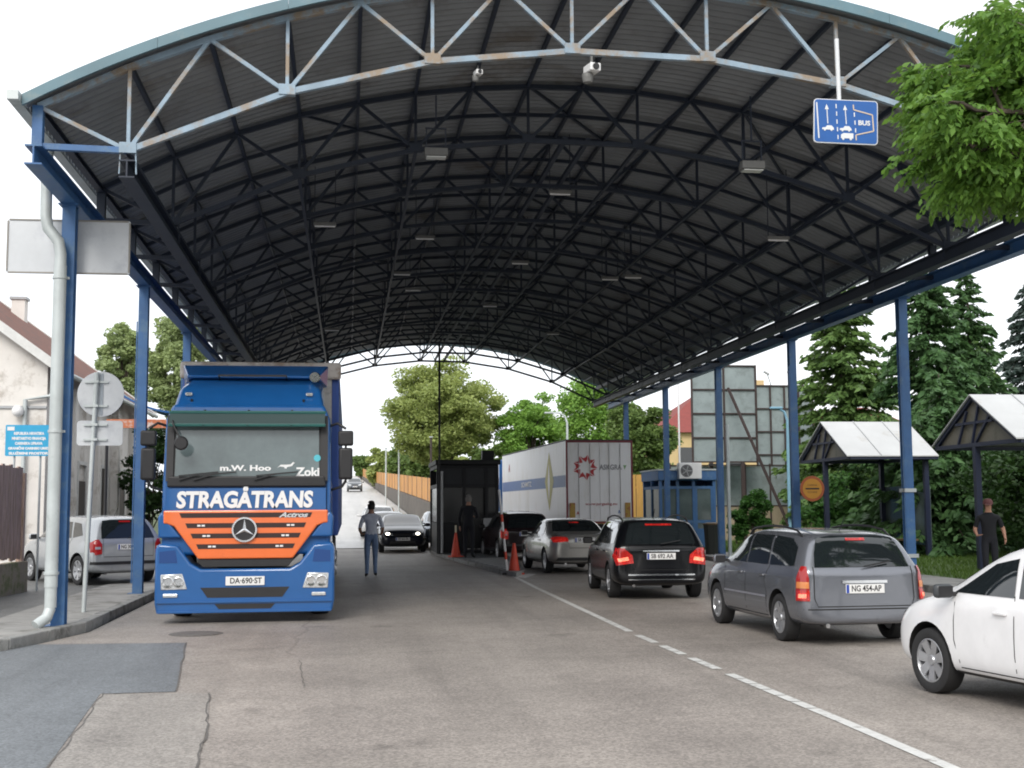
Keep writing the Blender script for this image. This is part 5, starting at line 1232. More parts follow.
t = thing('post', 'slim pale grey post just right of the third right-hand column', 'post', (11.22, 36.1, .11)); d = MB(); d.box((0, 0, 1.95), (.09, .09, 3.9)); d.build('pole', M_GALV, t, bevel=.01); d = MB(); d.box((0, 0, .01), (.2, .2, .02)); d.build('base_plate', M_GALV, t)
M_YW = mat('board_yellow', (.48, .27, .07), .7, var=.15, vscale=2, stretch=(8, 8, 1))
t = thing('board_fence', 'yellow-brown board fence between the white trailer and the blue cabin', 'fence', (9.6, 58, 0))
for k in range(14): d = MB(); d.box((k*.34, 0, 1.55), (.31, .03, 3.1)); d.build('board', M_YW, t)
d = MB(); d.box((2.2, .05, .6), (4.9, .06, .1)); d.box((2.2, .05, 2.5), (4.9, .06, .1)); d.build('rail', M_YW, t)
# orange fence on its wall beside the rising road
M_ORF = mat('panel_orange', (.62, .27, .03), .55, var=.12, vscale=.7, dirt=(.5, .2, .03), dscale=.8, dthr=.5); M_WALLS = mat('retaining_wall', (.13, .115, .10), .9, var=.3, vscale=1.2, bump=.3)
rz_ = zr_
t = thing('orange_fence', 'long orange panel fence on a low stone wall beside the rising road', 'fence', (4.35, 60, 0)); o_ = Vector((-4.35, -60, 0)); Ys = [60+i*4.6 for i in range(42)]
wv_ = []; wf_ = []
for Y in Ys:
    e0 = at(424-(Y-71)*0, 499, 71)
    x = rx_(Y)+.1; zt = max(rz_(Y)+.45, 2.0+(Y-71)*.033)
    wv_ += [(x, Y, -.2), (x, Y, zt), (x+.3, Y, zt), (x+.3, Y, -.2)]
for i in range(len(Ys)-1):
    for k in range(3): wf_.append((i*4+k, i*4+k+1, i*4+k+5, i*4+k+4))
wf_ += [(0, 1, 2, 3), tuple((len(Ys)-1)*4+k for k in (3, 2, 1, 0))]
d = MB(); d.T = Matrix.Translation(o_); d.add(wv_, wf_); d.build('stone_wall', M_WALLS, t)
for i in range(len(Ys)-1):
    a = Vector(wv_[i*4+1])+Vector((.15, .04, 0)); b = Vector(wv_[i*4+5])+Vector((.15, -.04, 0)); hgt = 1.3
    d = MB(); d.T = Matrix.Translation(o_); v = [a+Vector((-.02, 0, .05)), b+Vector((-.02, 0, .05)), b+Vector((-.02, 0, hgt)), a+Vector((-.02, 0, hgt))]; v += [q+Vector((.04, 0, 0)) for q in v]
    d.add(v, [(0, 1, 2, 3), (4, 7, 6, 5), (0, 4, 5, 1), (2, 6, 7, 3), (0, 3, 7, 4), (1, 5, 6, 2)]); d.build('fence_panel', M_ORF, t)
    d = MB(); d.T = Matrix.Translation(o_); q = Vector(wv_[i*4+1])+Vector((.15, 0, 0)); d.box(q+Vector((0, 0, hgt/2)), (.09, .09, hgt+.06)); d.build('post', M_WALLS, t)
for Y, px in ((88, 399), (100, 386), (70, 431)):
    p = at(px, 437 if Y < 75 else 448, Y); t = thing('fence_mast', {88: 'slim grey pole behind the orange fence, nearer of two', 100: 'slim grey pole behind the orange fence, farther of two', 70: 'slim dark pole at the near end of the orange fence'}[Y], 'pole', (p.x, Y, 0))
    d = MB(); d.tube([(0, 0, 0), (0, 0, p.z)], .06, 8); d.build('pole', M_GALV if Y > 75 else M_RUST, t); d = MB(); d.box((0, 0, p.z), (.2, .2, .06)); d.build('cap', M_GALV, t)
# mesh fence at the end of the orange fence, left of the kiosk
t = thing('wire_fence', 'grey bar fence between the orange fence and the dark kiosk', 'fence', (4.2, 56, .2))
for k in range(9): d = MB(); d.tube([(k*.13, 0, 0), (k*.13, 0, 3.0)], .015, 6); d.build('bar', M_GREYP, t)
d = MB(); d.box((.52, 0, 3.0), (1.1, .04, .05)); d.box((.52, 0, 1.5), (1.1, .04, .05)); d.build('rail', M_GREYP, t)

# ------------------------------------------------------------------ bus shelters with gabled roofs
M_SHBL = mat('shelter_frame', (.012, .018, .045), .5); M_SHP = mat('shelter_sheet', (.48, .49, .49), .5, var=.06, vscale=1.5, dirt=(.38, .37, .34), dscale=1.2, dthr=.55); M_SHG = mat('gable_sheet', (.16, .15, .115), .5, var=.25, vscale=2, dirt=(.10, .10, .07), dscale=2, dthr=.5)
def shelter(X, Y, label):
    t = thing('shelter', label, 'shelter', (X, Y, .1), 0, 'gabled waiting shelters'); hw = 1.85; ze, zr = 2.88, 3.92; L_ = 2.6
    for s_ in (-1, 1):
        d = MB(); v = [(-.12, s_*(hw+.08), ze-.02), (L_, s_*(hw+.08), ze-.02), (L_, 0, zr+.02), (-.12, 0, zr+.02)]; v += [(x, y, z+.03) for x, y, z in v]; d.add(v, [(0, 1, 2, 3), (4, 7, 6, 5), (0, 4, 5, 1), (2, 6, 7, 3), (0, 3, 7, 4), (1, 5, 6, 2)]); rs = d.build('roof_slope', M_SHP, t)
        d = MB()
        for x in (.9, 1.8): d.bar((x, s_*(hw+.08), ze+.022), (x, 0, zr+.06), .03, .02)
        d.build('roof_batten', M_GREYP, rs)
    d = MB()
    for x in (0, L_-.05):
        for s_ in (-1, 1): d.bar((x-.03, s_*hw, ze-.03), (x-.03, 0, zr-.02), .09, .09)
        d.bar((x-.03, -hw, ze-.05), (x-.03, hw, ze-.05), .08, .09); d.bar((x-.035, -hw*.45, ze+.45), (x-.035, hw*.45, ze+.45), .05, .06)
        d.bar((x-.04, -.05, ze-.02), (x-.04, -.75, ze+.60), .05, .05); d.bar((x-.04, .1, ze-.02), (x-.04, -.25, ze+.85), .05, .05); d.bar((x-.04, .75, ze-.02), (x-.04, .3, ze+.72), .05, .05)
    for s_ in (-1, 1): d.bar((0, s_*hw, ze-.05), (L_, s_*hw, ze-.05), .08, .09)
    d.build('gable_frame', M_SHBL, t)
    d = MB(); d.prism([(-hw+.05, ze), (hw-.05, ze), (0, zr-.05)], .0, .012, 'x'); d.build('gable_infill', M_SHG, t)
    for x, y in ((.0, 0), (L_-.2, -1.5), (L_-.2, 1.5)): d = MB(); d.box((x, y, ze/2), (.13, .13, ze-.1)); d.build('post', M_SHBL, t)
    d = MB(); d.box((L_-.1, 0, 1.2), (.03, 3.0, 1.7)); d.build('back_panel', M_CABG, t); d = MB(); d.box((L_-.6, 0, .5), (.4, 2.6, .05)); d.box((L_-.6, -1.1, .25), (.3, .06, .46)); d.box((L_-.6, 1.1, .25), (.3, .06, .46)); d.build('bench', mat('bench_wood', (.15, .09, .05), .7), t)
shelter(14.0, 35.5, 'farther gabled shelter with pale roof sheets and dark blue frame, behind the grey estate car'); shelter(14.0, 26.5, 'nearer gabled shelter with dark blue frame, at the right edge above the white hatchback')

# ------------------------------------------------------------------ houses
M_PLAS = mat('plaster_cream', (.72, .69, .65), .85, var=.08, vscale=1.2, dirt=(.42, .38, .33), dscale=.9, dthr=.52, bump=.1); M_TILE = mat('roof_tile', (.16, .065, .045), .85, var=.3, vscale=7, dirt=(.10, .06, .05), dscale=2, dthr=.5, bump=.6, bscale=9)
M_WOODD = mat('door_dark', (.03, .022, .018), .6); M_TRIMW = mat('trim_white', (.62, .62, .60), .6, var=.08)
ht = thing('house', 'old cream plastered house with brown tiled roof and white verge boards at the left edge', 'house', (-8.3, 36, 0)); ew = 14.6; ez = 5.65; rz0 = 11.0; hl_ = 15.6
d = MB(); d.add([(0, 0, 0), (-ew, 0, 0), (-ew, 0, ez), (-ew/2, 0, rz0-.25), (0, 0, ez), (0, hl_, 0), (-ew, hl_, 0), (-ew, hl_, ez), (-ew/2, hl_, rz0-.25), (0, hl_, ez)], [(0, 1, 2, 3, 4), (5, 9, 8, 7, 6), (0, 4, 9, 5), (1, 6, 7, 2)]); d.build('wall', M_PLAS, ht)
ov = .55; sl = (rz0-ez)/(ew/2)
for s_ in (0, 1):
    def X_(x): return x if s_ == 0 else -ew-x
    d = MB(); v = [(X_(ov), -.35, ez-ov*sl+.08), (X_(ov), hl_+.3, ez-ov*sl+.08), (X_(-ew/2), hl_+.3, rz0+.08), (X_(-ew/2), -.35, rz0+.08)]; v += [(x, y, z+.14) for x, y, z in v]
    d.add(v, [(0, 1, 2, 3), (4, 7, 6, 5), (0, 4, 5, 1), (2, 6, 7, 3), (0, 3, 7, 4), (1, 5, 6, 2)]); rf = d.build('roof', M_TILE, ht)
    for y in (-.38, hl_+.33): d = MB(); d.bar((X_(ov), y, ez-ov*sl+.13), (X_(-ew/2), y, rz0+.13), .05, .24); d.build('verge_board', M_TRIMW, rf)
    d = MB(); d.tube([(X_(ov+.07), -.3, ez-ov*sl+.1), (X_(ov+.07), hl_+.3, ez-ov*sl+.1)], .075, 8); d.build('gutter', M_GALV, rf)
d = MB(); d.box((-4.25, hl_-2, 9.0), (.5, .5, 1.3)); ch = d.build('chimney', M_PLAS, ht); d = MB(); d.box((-4.25, hl_-2, 9.7), (.62, .62, .1)); d.build('chimney_cap', M_GREYP, ch)
d = MB(); d.tube([(.55, .0, ez-.4), (.1, -.12, ez-.9), (-.55, -.12, ez-1.0), (-.55, -.12, .2)], .06, 10); d.build('downpipe', M_GALV, ht, smooth=True)
d = MB(); d.box((-ew/2, -.03, 4.45), (ew, .05, .07)); d.build('string_course', M_GREYP, ht)
for y in (1.0, 4.6, 8.2, 11.6):
    d = MB(); d.box((.03, y, 1.75), (.05, 1.0, 2.5) if y in (1.0, 8.2) else (.05, 1.1, 1.5)); wn = d.build('door' if y in (1.0, 8.2) else 'window', M_WOODD, ht); d = MB(); d.box((.05, y, 3.06), (.08, 1.3, .12)); d.box((.05, y-.62, 1.75), (.08, .1, 2.5)); d.box((.05, y+.62, 1.75), (.08, .1, 2.5)); d.build('surround', M_TRIMW, wn)
for y in (2.8, 6.4, 9.9, 13.4): d = MB(); d.box((.12, y, 2.6), (.24, .45, 5.2)); d.build('pilaster', M_PLAS, ht)
p = at(18, 411, 35.8); t = thing('wall_lamp', 'round white globe lamp on the cream house wall', 'lamp', (p.x, 35.98, p.z)); d = MB(); d.lathe([(.001, .16), (.1, .13), (.16, .03), (.15, -.08), (.08, -.15), (.001, -.17)], 20, 'z', (0, -.22, 0)); d.build('globe', M_WHITE, t, smooth=True); d = MB(); d.box((0, -.06, .02), (.08, .12, .1)); d.build('bracket', M_GREYP, t)
p = at(160, 420, 33.5); t = thing('awning', 'blue curved awning with orange and white underside beside the lorry cab', 'awning', (p.x, 33.5, 0))
d = MB(); n = 10; v = []; 
for k in range(n+1): f = k/n; x = -1.3+2.2*f; z = 4.60-.75*f**1.0+.25*(2*f-1)**2; v += [(x, -.8, z), (x, 1.2, z), (x, 1.2, z-.05), (x, -.8, z-.05)]
fs = []
for k in range(n):
    for j in range(4): fs.append((k*4+j, k*4+(j+1) % 4, (k+1)*4+(j+1) % 4, (k+1)*4+j))
fs += [(0, 1, 2, 3), (n*4+3, n*4+2, n*4+1, n*4)]; d.add(v, fs); d.build('cover', M_TBLUE, t)
d = MB(); d.box((-.2, -.8, 3.78), (2.0, .05, .22)); d.build('valance', mat('valance_orange', (.50, .16, .07), .7, dirt=(.6, .6, .58), dscale=4, dthr=.5), t)
for x in (-1.2, .8): d = MB(); d.tube([(x, -.7, .1), (x, -.7, 3.85)], .04, 8); d.build('post', M_BLACK, t)
# brown plank fence at far left
M_PLANK = mat('plank_brown', (.52, .38, .32), .85, var=.3, vscale=3, stretch=(5, 5, .6), dirt=(.40, .29, .20), dscale=4, dthr=.5)
t = thing('plank_fence', 'brown weathered plank fence at the left edge on a low stone base', 'fence', (-6.05, 24.4, .1)); dv = Vector((-.42, -6.5, 0)).normalized()
for k in range(46):
    d = MB(); q = dv*k*.145; d.box(q+Vector((0, 0, 1.46+random.uniform(-.03, .03))), (.03, .135, 1.70), Matrix.Rotation(-.065, 3, 'Z')); d.build('plank', M_PLANK, t)
d = MB(); d.bar(Vector((.04, .1, .28)), dv*6.7+Vector((.04, 0, .28)), .22, .56); d.build('stone_base', mat('stone_ochre', (.40, .34, .25), .9, var=.3, vscale=3, dirt=(.22, .24, .11), dscale=3, dthr=.5, bump=.5), t); d = MB(); d.bar(Vector((-.05, 0, 1.9)), dv*6.7+Vector((-.05, 0, 1.9)), .05, .1); d.bar(Vector((-.05, 0, .9)), dv*6.7+Vector((-.05, 0, .9)), .05, .1); d.build('rail', M_PLANK, t)
d = MB(); d.box((0, .1, 1.1), (.12, .12, 2.2)); d.build('post', M_PLANK, t)
# yellow house with red hipped roof, far right of the trailer
M_YEL = mat('plaster_yellow', (.56, .42, .22), .85, var=.08, vscale=.8); M_RTILE = mat('roof_red', (.21, .045, .038), .8, var=.15, vscale=4, bump=.3, bscale=8)
def far_house(name, label, X, Y, w, dpt, he, hr, wallm, nwin):
    t = thing(name, label, 'house', (X, Y, 0)); d = MB(); d.box2((0, 0, 0), (w, dpt, he)); d.build('wall', wallm, t)
    d = MB(); o = .4; d.add([(-o, -o, he), (w+o, -o, he), (w+o, dpt+o, he), (-o, dpt+o, he), (dpt*.42, dpt/2, hr), (w-dpt*.42, dpt/2, hr)], [(0, 1, 5, 4), (1, 2, 5), (2, 3, 4, 5), (3, 0, 4), (0, 3, 2, 1)]); rf = d.build('roof', M_RTILE, t); d = MB(); d.box((w*.6, dpt*.45, hr), (.7, .7, 1.6)); d.build('chimney', wallm, rf)
    for k in range(nwin):
        for z in ([1.8, 4.6] if he > 5 else [1.6]):
            x = w*(k+.5)/nwin; d = MB(); d.box((x, -.01, z), (1.1, .06, 1.5)); wn = d.build('window', M_GLASS, t); d = MB(); d.box((x, -.05, z-.8), (1.4, .14, .08)); d.build('sill', M_TRIMW, wn)
far_house('house', 'yellow house with red hipped roof beyond the taller billboard', 19.9, 78, 13, 9, 6.3, 9.3, M_YEL, 4)
far_house('house', 'distant low house with red roof seen between the two conifers', 41.5, 104, 9, 8, 7.6, 10.4, M_TRIMW, 3)

# ------------------------------------------------------------------ vegetation
M_BARK = mat('bark', (.07, .055, .042), .9, var=.35, vscale=9, bump=.5)
def leaves_mesh(name, C, size, material, parent, aspect=.55, droop=0., dirs=None, jit=.35):
    n = len(C); 
    if dirs is None: u = rng.normal(size=(n, 3)); u[:, 2] = u[:, 2]*.6-droop
    else: u = dirs+rng.normal(size=(n, 3))*jit
    u /= np.linalg.norm(u, axis=1, keepdims=True)+1e-9
    w = rng.normal(size=(n, 3)); w -= (w*u).sum(1, keepdims=True)*u; w /= np.linalg.norm(w, axis=1, keepdims=True)+1e-9
    s = size*(.6+.8*rng.random((n, 1))); nn = np.cross(u, w)
    a = C-u*s*.5; b = C+w*s*aspect*.5+nn*s*.06; c = C+u*s*.5; d = C-w*s*aspect*.5+nn*s*.06
    V = np.stack([a, b, c, d], 1).reshape(-1, 3); Q = np.arange(4*n).reshape(-1, 4)
    return arrays_mesh(name, V, Q, material, parent)
def crown_points(rx, ry, rz, nclump, nleaf, cz, clump=.26, hollow=.45, lump=.25, seed=0):
    r = np.random.default_rng(seed+11); pts = []; cl = []
    ph = r.random(6)*6.28
    for i in range(nclump):
        v = r.normal(size=3); v /= np.linalg.norm(v)
        rad = (hollow+(1-hollow)*r.random()**.6)*(1-clump*.5)
        az = math.atan2(v[1], v[0]); rad *= 1+lump*math.sin(3*az+ph[0])*math.sin(2.5*v[2]*2+ph[1])*.6+lump*.4*math.sin(5*az+ph[2]+4*v[2])
        c = v*rad*np.array([rx, ry, rz])
        if v[2] < -.5: c[2] *= .8
        cl.append(c+np.array([0, 0, cz])); k = int(nleaf/nclump*(.5+r.random()))
        q = r.normal(size=(k, 3)); q /= np.linalg.norm(q, axis=1, keepdims=True); q *= (r.random((k, 1))**.4)*np.array([1, 1, .62])*min(rx, rz)*clump*(.7+.7*r.random())
        pts.append(cl[-1]+q)
    return np.concatenate(pts), cl
def tree(name, label, loc, rx, ry, rz, cz, nclump, nleaf, size, lm, trunk=.25, group='trees', seed=0, clump=.26, limbs=14, hollow=.45, aspect=.55, lump=.25, cat='tree'):
    t = thing(name, label, cat, loc, 0, group); P_, cl = crown_points(rx, ry, rz, nclump, nleaf, cz, clump, hollow, lump, seed)
    leaves_mesh('crown', P_, size, lm, t, aspect); rr = random.Random(seed)
    d = MB(); zb = max(.3, cz-rz*.75); d.tube([(0, 0, -.2), (rr.uniform(-.1, .1), 0, zb*.5), (rr.uniform(-.2, .2), .1, zb), (rr.uniform(-.3, .3), 0, cz)], [trunk*1.25, trunk, trunk*.8, trunk*.35], 10)
    for c in rr.sample(cl, min(limbs, len(cl))):
        z0 = rr.uniform(zb*.8, cz*.95); m_ = Vector((c[0]*.45, c[1]*.45, z0+(c[2]-z0)*.6)); d.tube([(0, 0, z0), m_, Vector(c)], [trunk*.38, trunk*.2, trunk*.05], 6)
    d.build('trunk', M_BARK, t, smooth=True); return t
def conifer(name, label, loc, H, Rb, lm, seed=0, z0=.6, dens=1., droop=.35, nstep=None, spray=.30, gap=0., group='conifers behind the shelters'):
    t = thing(name, label, 'tree', loc, seed*.7, group); r = np.random.default_rng(seed+5); d = MB(); d.tube([(0, 0, -.2), (0, 0, H*.5), (0, 0, H)], [H*.018, H*.011, .015], 8); C = []; D = []; z = z0; br = MB()
    while z < H-.15:
        f = 1-(z-z0)/(H-z0); Rr = Rb*f**.75+.12
        for k in range(int(6+5*f)):
            if r.random() < gap: continue
            az = r.random()*6.28; L_ = Rr*(.65+.5*r.random()); dirh = np.array([math.cos(az), math.sin(az), 0]); nseg = max(6, int(L_*42*dens)); s = r.random(nseg)**.75
            sag = droop*(.7+.6*r.random()); zc = z+L_*(.22*s-sag*s**2)
            side = np.array([-dirh[1], dirh[0], 0]); wd = (r.random(nseg)-.5)*L_*.55*(1-s*.6)
            C.append(dirh*(s*L_)[:, None]+side*wd[:, None]+np.stack([0*s, 0*s, zc-abs(wd)*.25+r.normal(size=nseg)*.05], 1)); D.append(np.tile(dirh*.8+np.array([0, 0, -.55]), (nseg, 1))+side*np.sign(wd)[:, None]*.8)
            br.tube([(0, 0, z), tuple(dirh*L_*.5+np.array([0, 0, z+L_*(.11-sag*.25)])), tuple(dirh*L_*.95+np.array([0, 0, z+L_*(.2-sag*.9)]))], [.035*f+.01, .02*f+.006, .004], 4, False)
        z += .26+.16*f*r.random()
    leaves_mesh('crown', np.concatenate(C), spray, lm, t, .42, dirs=np.concatenate(D), jit=.3); d.v += br.v and [] or []; b0 = len(d.v); d.v += br.v; d.f += [[i+b0 for i in f_] for f_ in br.f]; d.mi += br.mi
    d.build('trunk', M_BARK, t, smooth=True); return t
G_CH = leafmat('leaf_chestnut', (.13, .19, .055), (.37, .43, .14)); G_BR = leafmat('leaf_bright', (.08, .18, .035), (.24, .42, .08)); G_MID = leafmat('leaf_mid', (.05, .10, .028), (.17, .25, .07)); G_CON = leafmat('needle', (.03, .075, .03), (.09, .18, .06), .15); G_CON2 = leafmat('needle_light', (.045, .10, .032), (.15, .25, .065), .15)
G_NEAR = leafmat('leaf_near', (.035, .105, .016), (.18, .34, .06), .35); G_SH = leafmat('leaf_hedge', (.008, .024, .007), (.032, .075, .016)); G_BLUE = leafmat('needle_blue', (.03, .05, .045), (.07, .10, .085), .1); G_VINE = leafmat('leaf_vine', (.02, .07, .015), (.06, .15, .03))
G_LF = leafmat('leaf_hazed', (.16, .22, .10), (.36, .44, .19))  # haze over the trees behind the house put into paler leaf colours
def tr_at(px, py, Y, **k): p = at(px, py, Y); return p
def place(name, label, px0, px1, py0, py1, Y, **k):
    a = at(px0, py1, Y); b = at(px1, py0, Y); w = (b.x-a.x)/2; h = (b.z-a.z)/2; return tree(name, label, ((a.x+b.x)/2, Y, 0), w, w, h, (a.z+b.z)/2, **k)
place('chestnut_tree', 'large rounded yellow-green chestnut tree beyond the kiosk, centre of the picture', 379, 505, 358, 478, 85, nclump=210, nleaf=52000, size=.24, lm=G_CH, trunk=.4, seed=1, clump=.2, hollow=.3, lump=.12, limbs=24, group=None)
place('broadleaf_tree', 'bright green tree between the chestnut and the white trailer', 500, 566, 388, 500, 84, nclump=90, nleaf=22000, size=.24, lm=G_BR, seed=2, clump=.3, group='bright green trees beyond the trailer')
place('broadleaf_tree', 'tallest bright green tree, rising above the middle of the white trailer', 545, 640, 368, 505, 92, nclump=110, nleaf=28000, size=.26, lm=G_BR, seed=3, clump=.3, group='bright green trees beyond the trailer')
place('broadleaf_tree', 'darker green tree between the white trailer and the blue guard cabin', 610, 671, 390, 505, 64, nclump=90, nleaf=20000, size=.21, lm=G_MID, seed=4, clump=.3, group='bright green trees beyond the trailer')
place('broadleaf_tree', 'low green tree behind the blue cab of the white trailer', 486, 530, 432, 508, 96, nclump=50, nleaf=8000, size=.34, lm=G_MID, seed=5, clump=.34, group='bright green trees beyond the trailer')
place('broadleaf_tree', 'leafy tree left of the second left-hand column behind the house roof', 92, 152, 318, 430, 72, nclump=95, nleaf=22000, size=.21, lm=G_LF, seed=6, clump=.27, group='trees behind the old house')
place('broadleaf_tree', 'leafy tree between the second left-hand column and the lorry cab', 142, 216, 308, 440, 66, nclump=105, nleaf=24000, size=.21, lm=G_LF, seed=7, clump=.27, group='trees behind the old house')
for i, (a_, b_, c_, Y, lm, s) in enumerate([(352, 374, 449, 210, G_MID, 'yellowish far tree at the top of the rising road'), (366, 394, 446, 150, G_CH, 'second far tree along the orange fence'), (386, 414, 441, 120, G_MID, 'third tree along the orange fence, bluish green'), (404, 436, 438, 100, G_MID, 'tree nearest the kiosk behind the orange fence'), (430, 470, 446, 110, G_CH, 'dense tree just behind the kiosk roof, left'), (460, 500, 448, 105, G_MID, 'dense tree just behind the kiosk roof, right')]):
    place('broadleaf_tree', s, a_, b_, c_, 492 if i > 0 else 484, Y, nclump=36, nleaf=5000, size=.42, lm=lm, seed=20+i, clump=.36, group='trees behind the orange fence')
conifer('spruce_tree', 'dense spruce between the second and first right-hand columns', (20.0, 48.5, 0), 12.6, 2.9, G_CON2, 1, dens=1.3, spray=.32, z0=1.2)
conifer('spruce_tree', 'tall spruce behind the first right-hand column', (19.3, 39.5, 0), 10.0, 3.1, G_CON, 2, dens=1.4, spray=.30)
conifer('spruce_tree', 'slim spruce crown rising right of the first right-hand column', (21.3, 40.5, 0), 9.9, 2.2, G_CON, 3, dens=1.3, spray=.28, gap=.1)
conifer('spruce_tree', 'small pointed spruce above the nearer shelter roof', (22.9, 43, 0), 8.2, 2.2, G_CON2, 4, dens=1.2, spray=.28)
conifer('spruce_tree', 'distant bluish spruce at the right edge', (41, 70, 0), 15.5, 4.2, G_BLUE, 6, dens=.6, spray=.5, gap=.2)
conifer('spruce_tree', 'dark spruce with low branches left of the nearer shelter', (17.9, 36.0, 0), 5.6, 2.6, G_CON, 7, dens=1.3, spray=.28, z0=.3)
# hedge and shrubs filling behind the shelters
for i, (x, y, w, h, s) in enumerate([(20.6, 45.5, 2.6, 3.6, 'dark shrub behind the farther shelter'), (18.6, 31.5, 2.3, 3.8, 'dark shrub between the two shelters'), (20.8, 34, 2.4, 4.0, 'dark shrub behind the first right-hand column'), (19.2, 27.0, 2.2, 3.9, 'dark shrub behind the nearer shelter'), (21, 30, 2.4, 4.2, 'dark shrub right of the nearer shelter'), (24.2, 45.0, 3.2, 6.2, 'green leafy tree at the right edge above the nearer shelter'), (17.6, 43.0, 1.6, 2.6, 'low green shrub left of the farther shelter'), (16.6, 22.5, 1.6, 2.6, 'dark shrub behind the man in the reddish cap'), (19.3, 38.2, 2.0, 3.2, 'mid green shrub seen through the farther shelter')]):
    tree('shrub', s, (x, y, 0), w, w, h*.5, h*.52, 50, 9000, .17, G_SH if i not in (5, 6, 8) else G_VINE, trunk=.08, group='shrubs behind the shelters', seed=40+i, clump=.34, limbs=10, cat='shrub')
tree('climbing_bush', 'bushy green climber under the raking strut beside the panel fence', (15.45, 46.6, .05), .78, .6, 1.2, 1.25, 50, 7000, .13, G_VINE, trunk=.05, group=None, seed=60, clump=.32, limbs=10, cat='bush')
tree('climbing_bush', 'lower part of green growth left of the climbing bush', (14.75, 46.6, .05), .45, .4, .75, .8, 24, 2200, .12, G_VINE, trunk=.03, group=None, seed=61, clump=.36, limbs=6, cat='bush')
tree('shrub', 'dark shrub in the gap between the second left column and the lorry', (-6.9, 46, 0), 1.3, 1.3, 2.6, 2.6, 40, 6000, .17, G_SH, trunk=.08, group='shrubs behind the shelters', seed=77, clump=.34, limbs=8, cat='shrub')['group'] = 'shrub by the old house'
# unseen tree row added behind the viewpoint to darken reflections in paint and glass
for i, (x, y, h, s) in enumerate([(-17, -19, 11, 'first'), (-8.5, -24, 12, 'second'), (1, -21, 11.5, 'third'), (10, -24, 12.5, 'fourth'), (19, -18, 11, 'fifth'), (27, -8, 10, 'sixth')]):
    tree('broadleaf_tree', s+' tree of the unseen row added behind the viewpoint, counted from the house side', (x, y, 0), 5.4, 4.2, h*.46, h*.55, 60, 5200, .75, G_SH, trunk=.3, group='unseen trees added behind the viewpoint', seed=80+i, clump=.34)
# grass blades on the verge
n = 26000; gx = 12.3+rng.random(n)**1.2*9; gy = 20+rng.random(n)*34; C_ = np.stack([gx, gy, np.full(n, .13)], 1)
g_ = leaves_mesh('grass_tufts', C_, .16, leafmat('grass_blade', (.05, .11, .02), (.12, .20, .04)), None, .12, dirs=np.tile([0, 0, 1.], (n, 1)), jit=.35); g_['kind'] = 'stuff'; tag(g_, 'short green grass on the verge right of the columns', 'grass')
# weeds along the kerb, plank fence and island
# near broadleaf tree overhanging from the right
nt_ = thing('walnut_tree', 'near tree whose leafy bough overhangs the top right corner', 'tree', (9.6, 11.6, 0)); O = Vector((9.6, 11.6, 0)); d = MB()
d.tube([(0, 0, -.1), (.05, 0, 2), (-.1, 0, 4), (-.4, 0, 5.6)], [.26, .2, .17, .12], 12)
tips = []; rr = random.Random(5)
base_pts = []
def bough(a, b, r0, depth):
    a = Vector(a); b = Vector(b); mid = a.lerp(b, .5)+Vector((rr.uniform(-.1, .1), rr.uniform(-.1, .1), rr.uniform(.02, .18)))*(b-a).length*.4
    d.tube([a, mid, b], [r0, r0*.7, r0*.4], 6)
    L_ = (b-a).length
    if depth == 0:
        for k in range(3): f = (k+1)/3; base_pts.append(((a.lerp(mid, min(1, f*2)) if f < .5 else mid.lerp(b, f*2-1)), (b-a).normalized()))
        return
    nk = 9 if depth == 2 else 4
    for k in range(nk):
        f = (.55 if depth == 2 else .3)+(.45 if depth == 2 else .7)*(k+1)/nk; q = a.lerp(mid, f*2) if f < .5 else mid.lerp(b, min(1, f*2-1)); dr_ = ((b-a).normalized()+Vector((rr.uniform(-1, 1), rr.uniform(-1, 1), rr.uniform(-.9, .55)))*.95).normalized()
        bough(q, q+dr_*(rr.uniform(.22, .45) if depth == 2 else rr.uniform(.12, .22)), r0*.42, depth-1)
def wl_(px, py, Y): return at(px, py, Y)-O
for tgt in [(945, 100, 12.3), (958, 78, 12.0), (948, 142, 12.6), (985, 70, 11.6), (1018, 25, 11.2), (972, 135, 12.0), (990, 168, 12.4), (962, 118, 12.9), (1000, 100, 11.5), (1020, 15, 11.8), (1015, 160, 11.6), (975, 150, 11.4), (998, 60, 12.2), (1020, 60, 11.6), (958, 162, 12.2), (975, 110, 11.2), (1010, 130, 12.6)]:
    e_ = wl_(*tgt); s0 = Vector((-.3, 0, rr.uniform(4.2, 5.3))) if tgt[1] > 80 else Vector((-.35, 0, 5.6)); bough(s0, e_, .055, 2)
for k in range(5): bough((-.3, 0, 5.2), (rr.uniform(-.5, 2.5), rr.uniform(-2, 2), rr.uniform(6.5, 8.5)), .08, 2)
d.build('trunk', M_BARK, nt_, smooth=True)
C = []; D = []
for p_, dr_ in base_pts:
    v = p_+O
    for k in range(rr.choice((1, 2, 3))):
        ld = (dr_+Vector((rr.uniform(-1, 1), rr.uniform(-1, 1), rr.uniform(-1.0, .3)))).normalized(); side = ld.cross(Vector((0, 0, 1))).normalized() if abs(ld.z) < .95 else Vector((1, 0, 0))
        for j in range(6):
            for s_ in (-1, 1):
                if j == 5 and s_ > 0: continue
                q = p_+ld*(.04+.042*j)*1.15+Vector((0, 0, -.012*j)); dd = (side*s_*(.9 if j < 5 else 0)+ld*.6+Vector((0, 0, -.55))).normalized(); C.append(q+dd*.055); D.append(dd)
C = np.array([tuple(c) for c in C]); D = np.array([tuple(c) for c in D]); keep = np.ones(len(C), bool)
leaves_mesh('crown', C, .098, G_NEAR, nt_, .42, dirs=D, jit=.18)

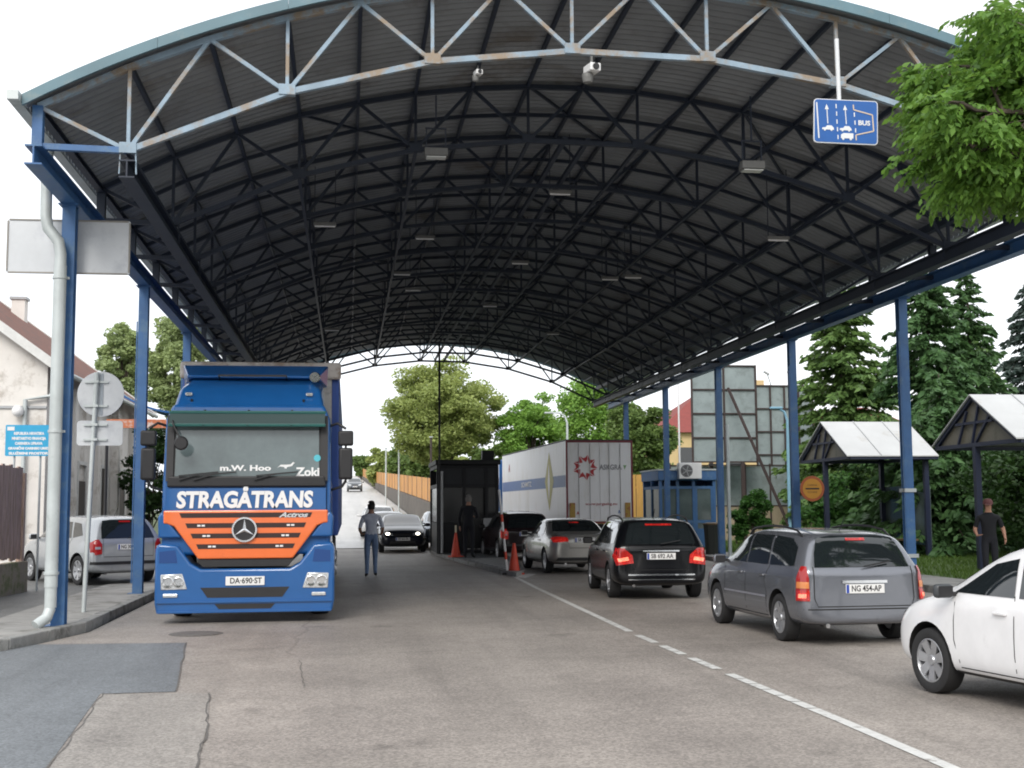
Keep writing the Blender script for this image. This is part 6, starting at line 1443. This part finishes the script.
# ------------------------------------------------------------------ sky, sun, view
w = bpy.data.worlds.new('World'); S.world = w; w.use_nodes = True; N = w.node_tree.nodes; L = w.node_tree.links
SUN_EL, SUN_AZ = 38, 200      # degrees; azimuth clockwise from +Y
bg = N['Background']; sky = N.new('ShaderNodeTexSky'); sky.sky_type = 'NISHITA'; sky.sun_disc = False; sky.sun_elevation = R(SUN_EL); sky.sun_rotation = R(SUN_AZ); sky.dust_density = 3; sky.air_density = 1
L.new(sky.outputs[0], bg.inputs[0]); bg.inputs[1].default_value = .10
b2 = N.new('ShaderNodeBackground'); tc = N.new('ShaderNodeTexCoord'); nz = N.new('ShaderNodeTexNoise'); nz.inputs['Scale'].default_value = 2.2; nz.inputs['Detail'].default_value = 6; L.new(tc.outputs['Generated'], nz.inputs['Vector'])
cr_ = N.new('ShaderNodeValToRGB'); cr_.color_ramp.elements[0].position = .3; cr_.color_ramp.elements[0].color = (.86, .90, .96, 1); cr_.color_ramp.elements[1].position = .65; cr_.color_ramp.elements[1].color = (1, 1, 1, 1)
L.new(nz.outputs[0], cr_.inputs[0]); L.new(cr_.outputs[0], b2.inputs[0]); b2.inputs[1].default_value = 1.25
mx = N.new('ShaderNodeMixShader'); mx.inputs[0].default_value = .82; L.new(bg.outputs[0], mx.inputs[1]); L.new(b2.outputs[0], mx.inputs[2]); L.new(mx.outputs[0], N['World Output'].inputs[0])
sd = bpy.data.lights.new('sun', 'SUN'); sd.energy = 1.4; sd.angle = R(25); sd.color = (1, .96, .90); so = bpy.data.objects.new('sun', sd); COL.objects.link(so)
dv = Vector((math.sin(R(SUN_AZ))*math.cos(R(SUN_EL)), math.cos(R(SUN_AZ))*math.cos(R(SUN_EL)), math.sin(R(SUN_EL)))); so.rotation_euler = dv.to_track_quat('Z', 'Y').to_euler()
S.view_settings.view_transform = 'Standard'; S.view_settings.look = 'None'; S.view_settings.exposure = .48; S.view_settings.gamma = 1; S.view_settings.use_curve_mapping = False
S.cycles.filter_width = 1.9; S.cycles.max_bounces = 5; S.cycles.diffuse_bounces = 3; S.cycles.glossy_bounces = 3; S.cycles.transmission_bounces = 3; S.cycles.use_denoising = True
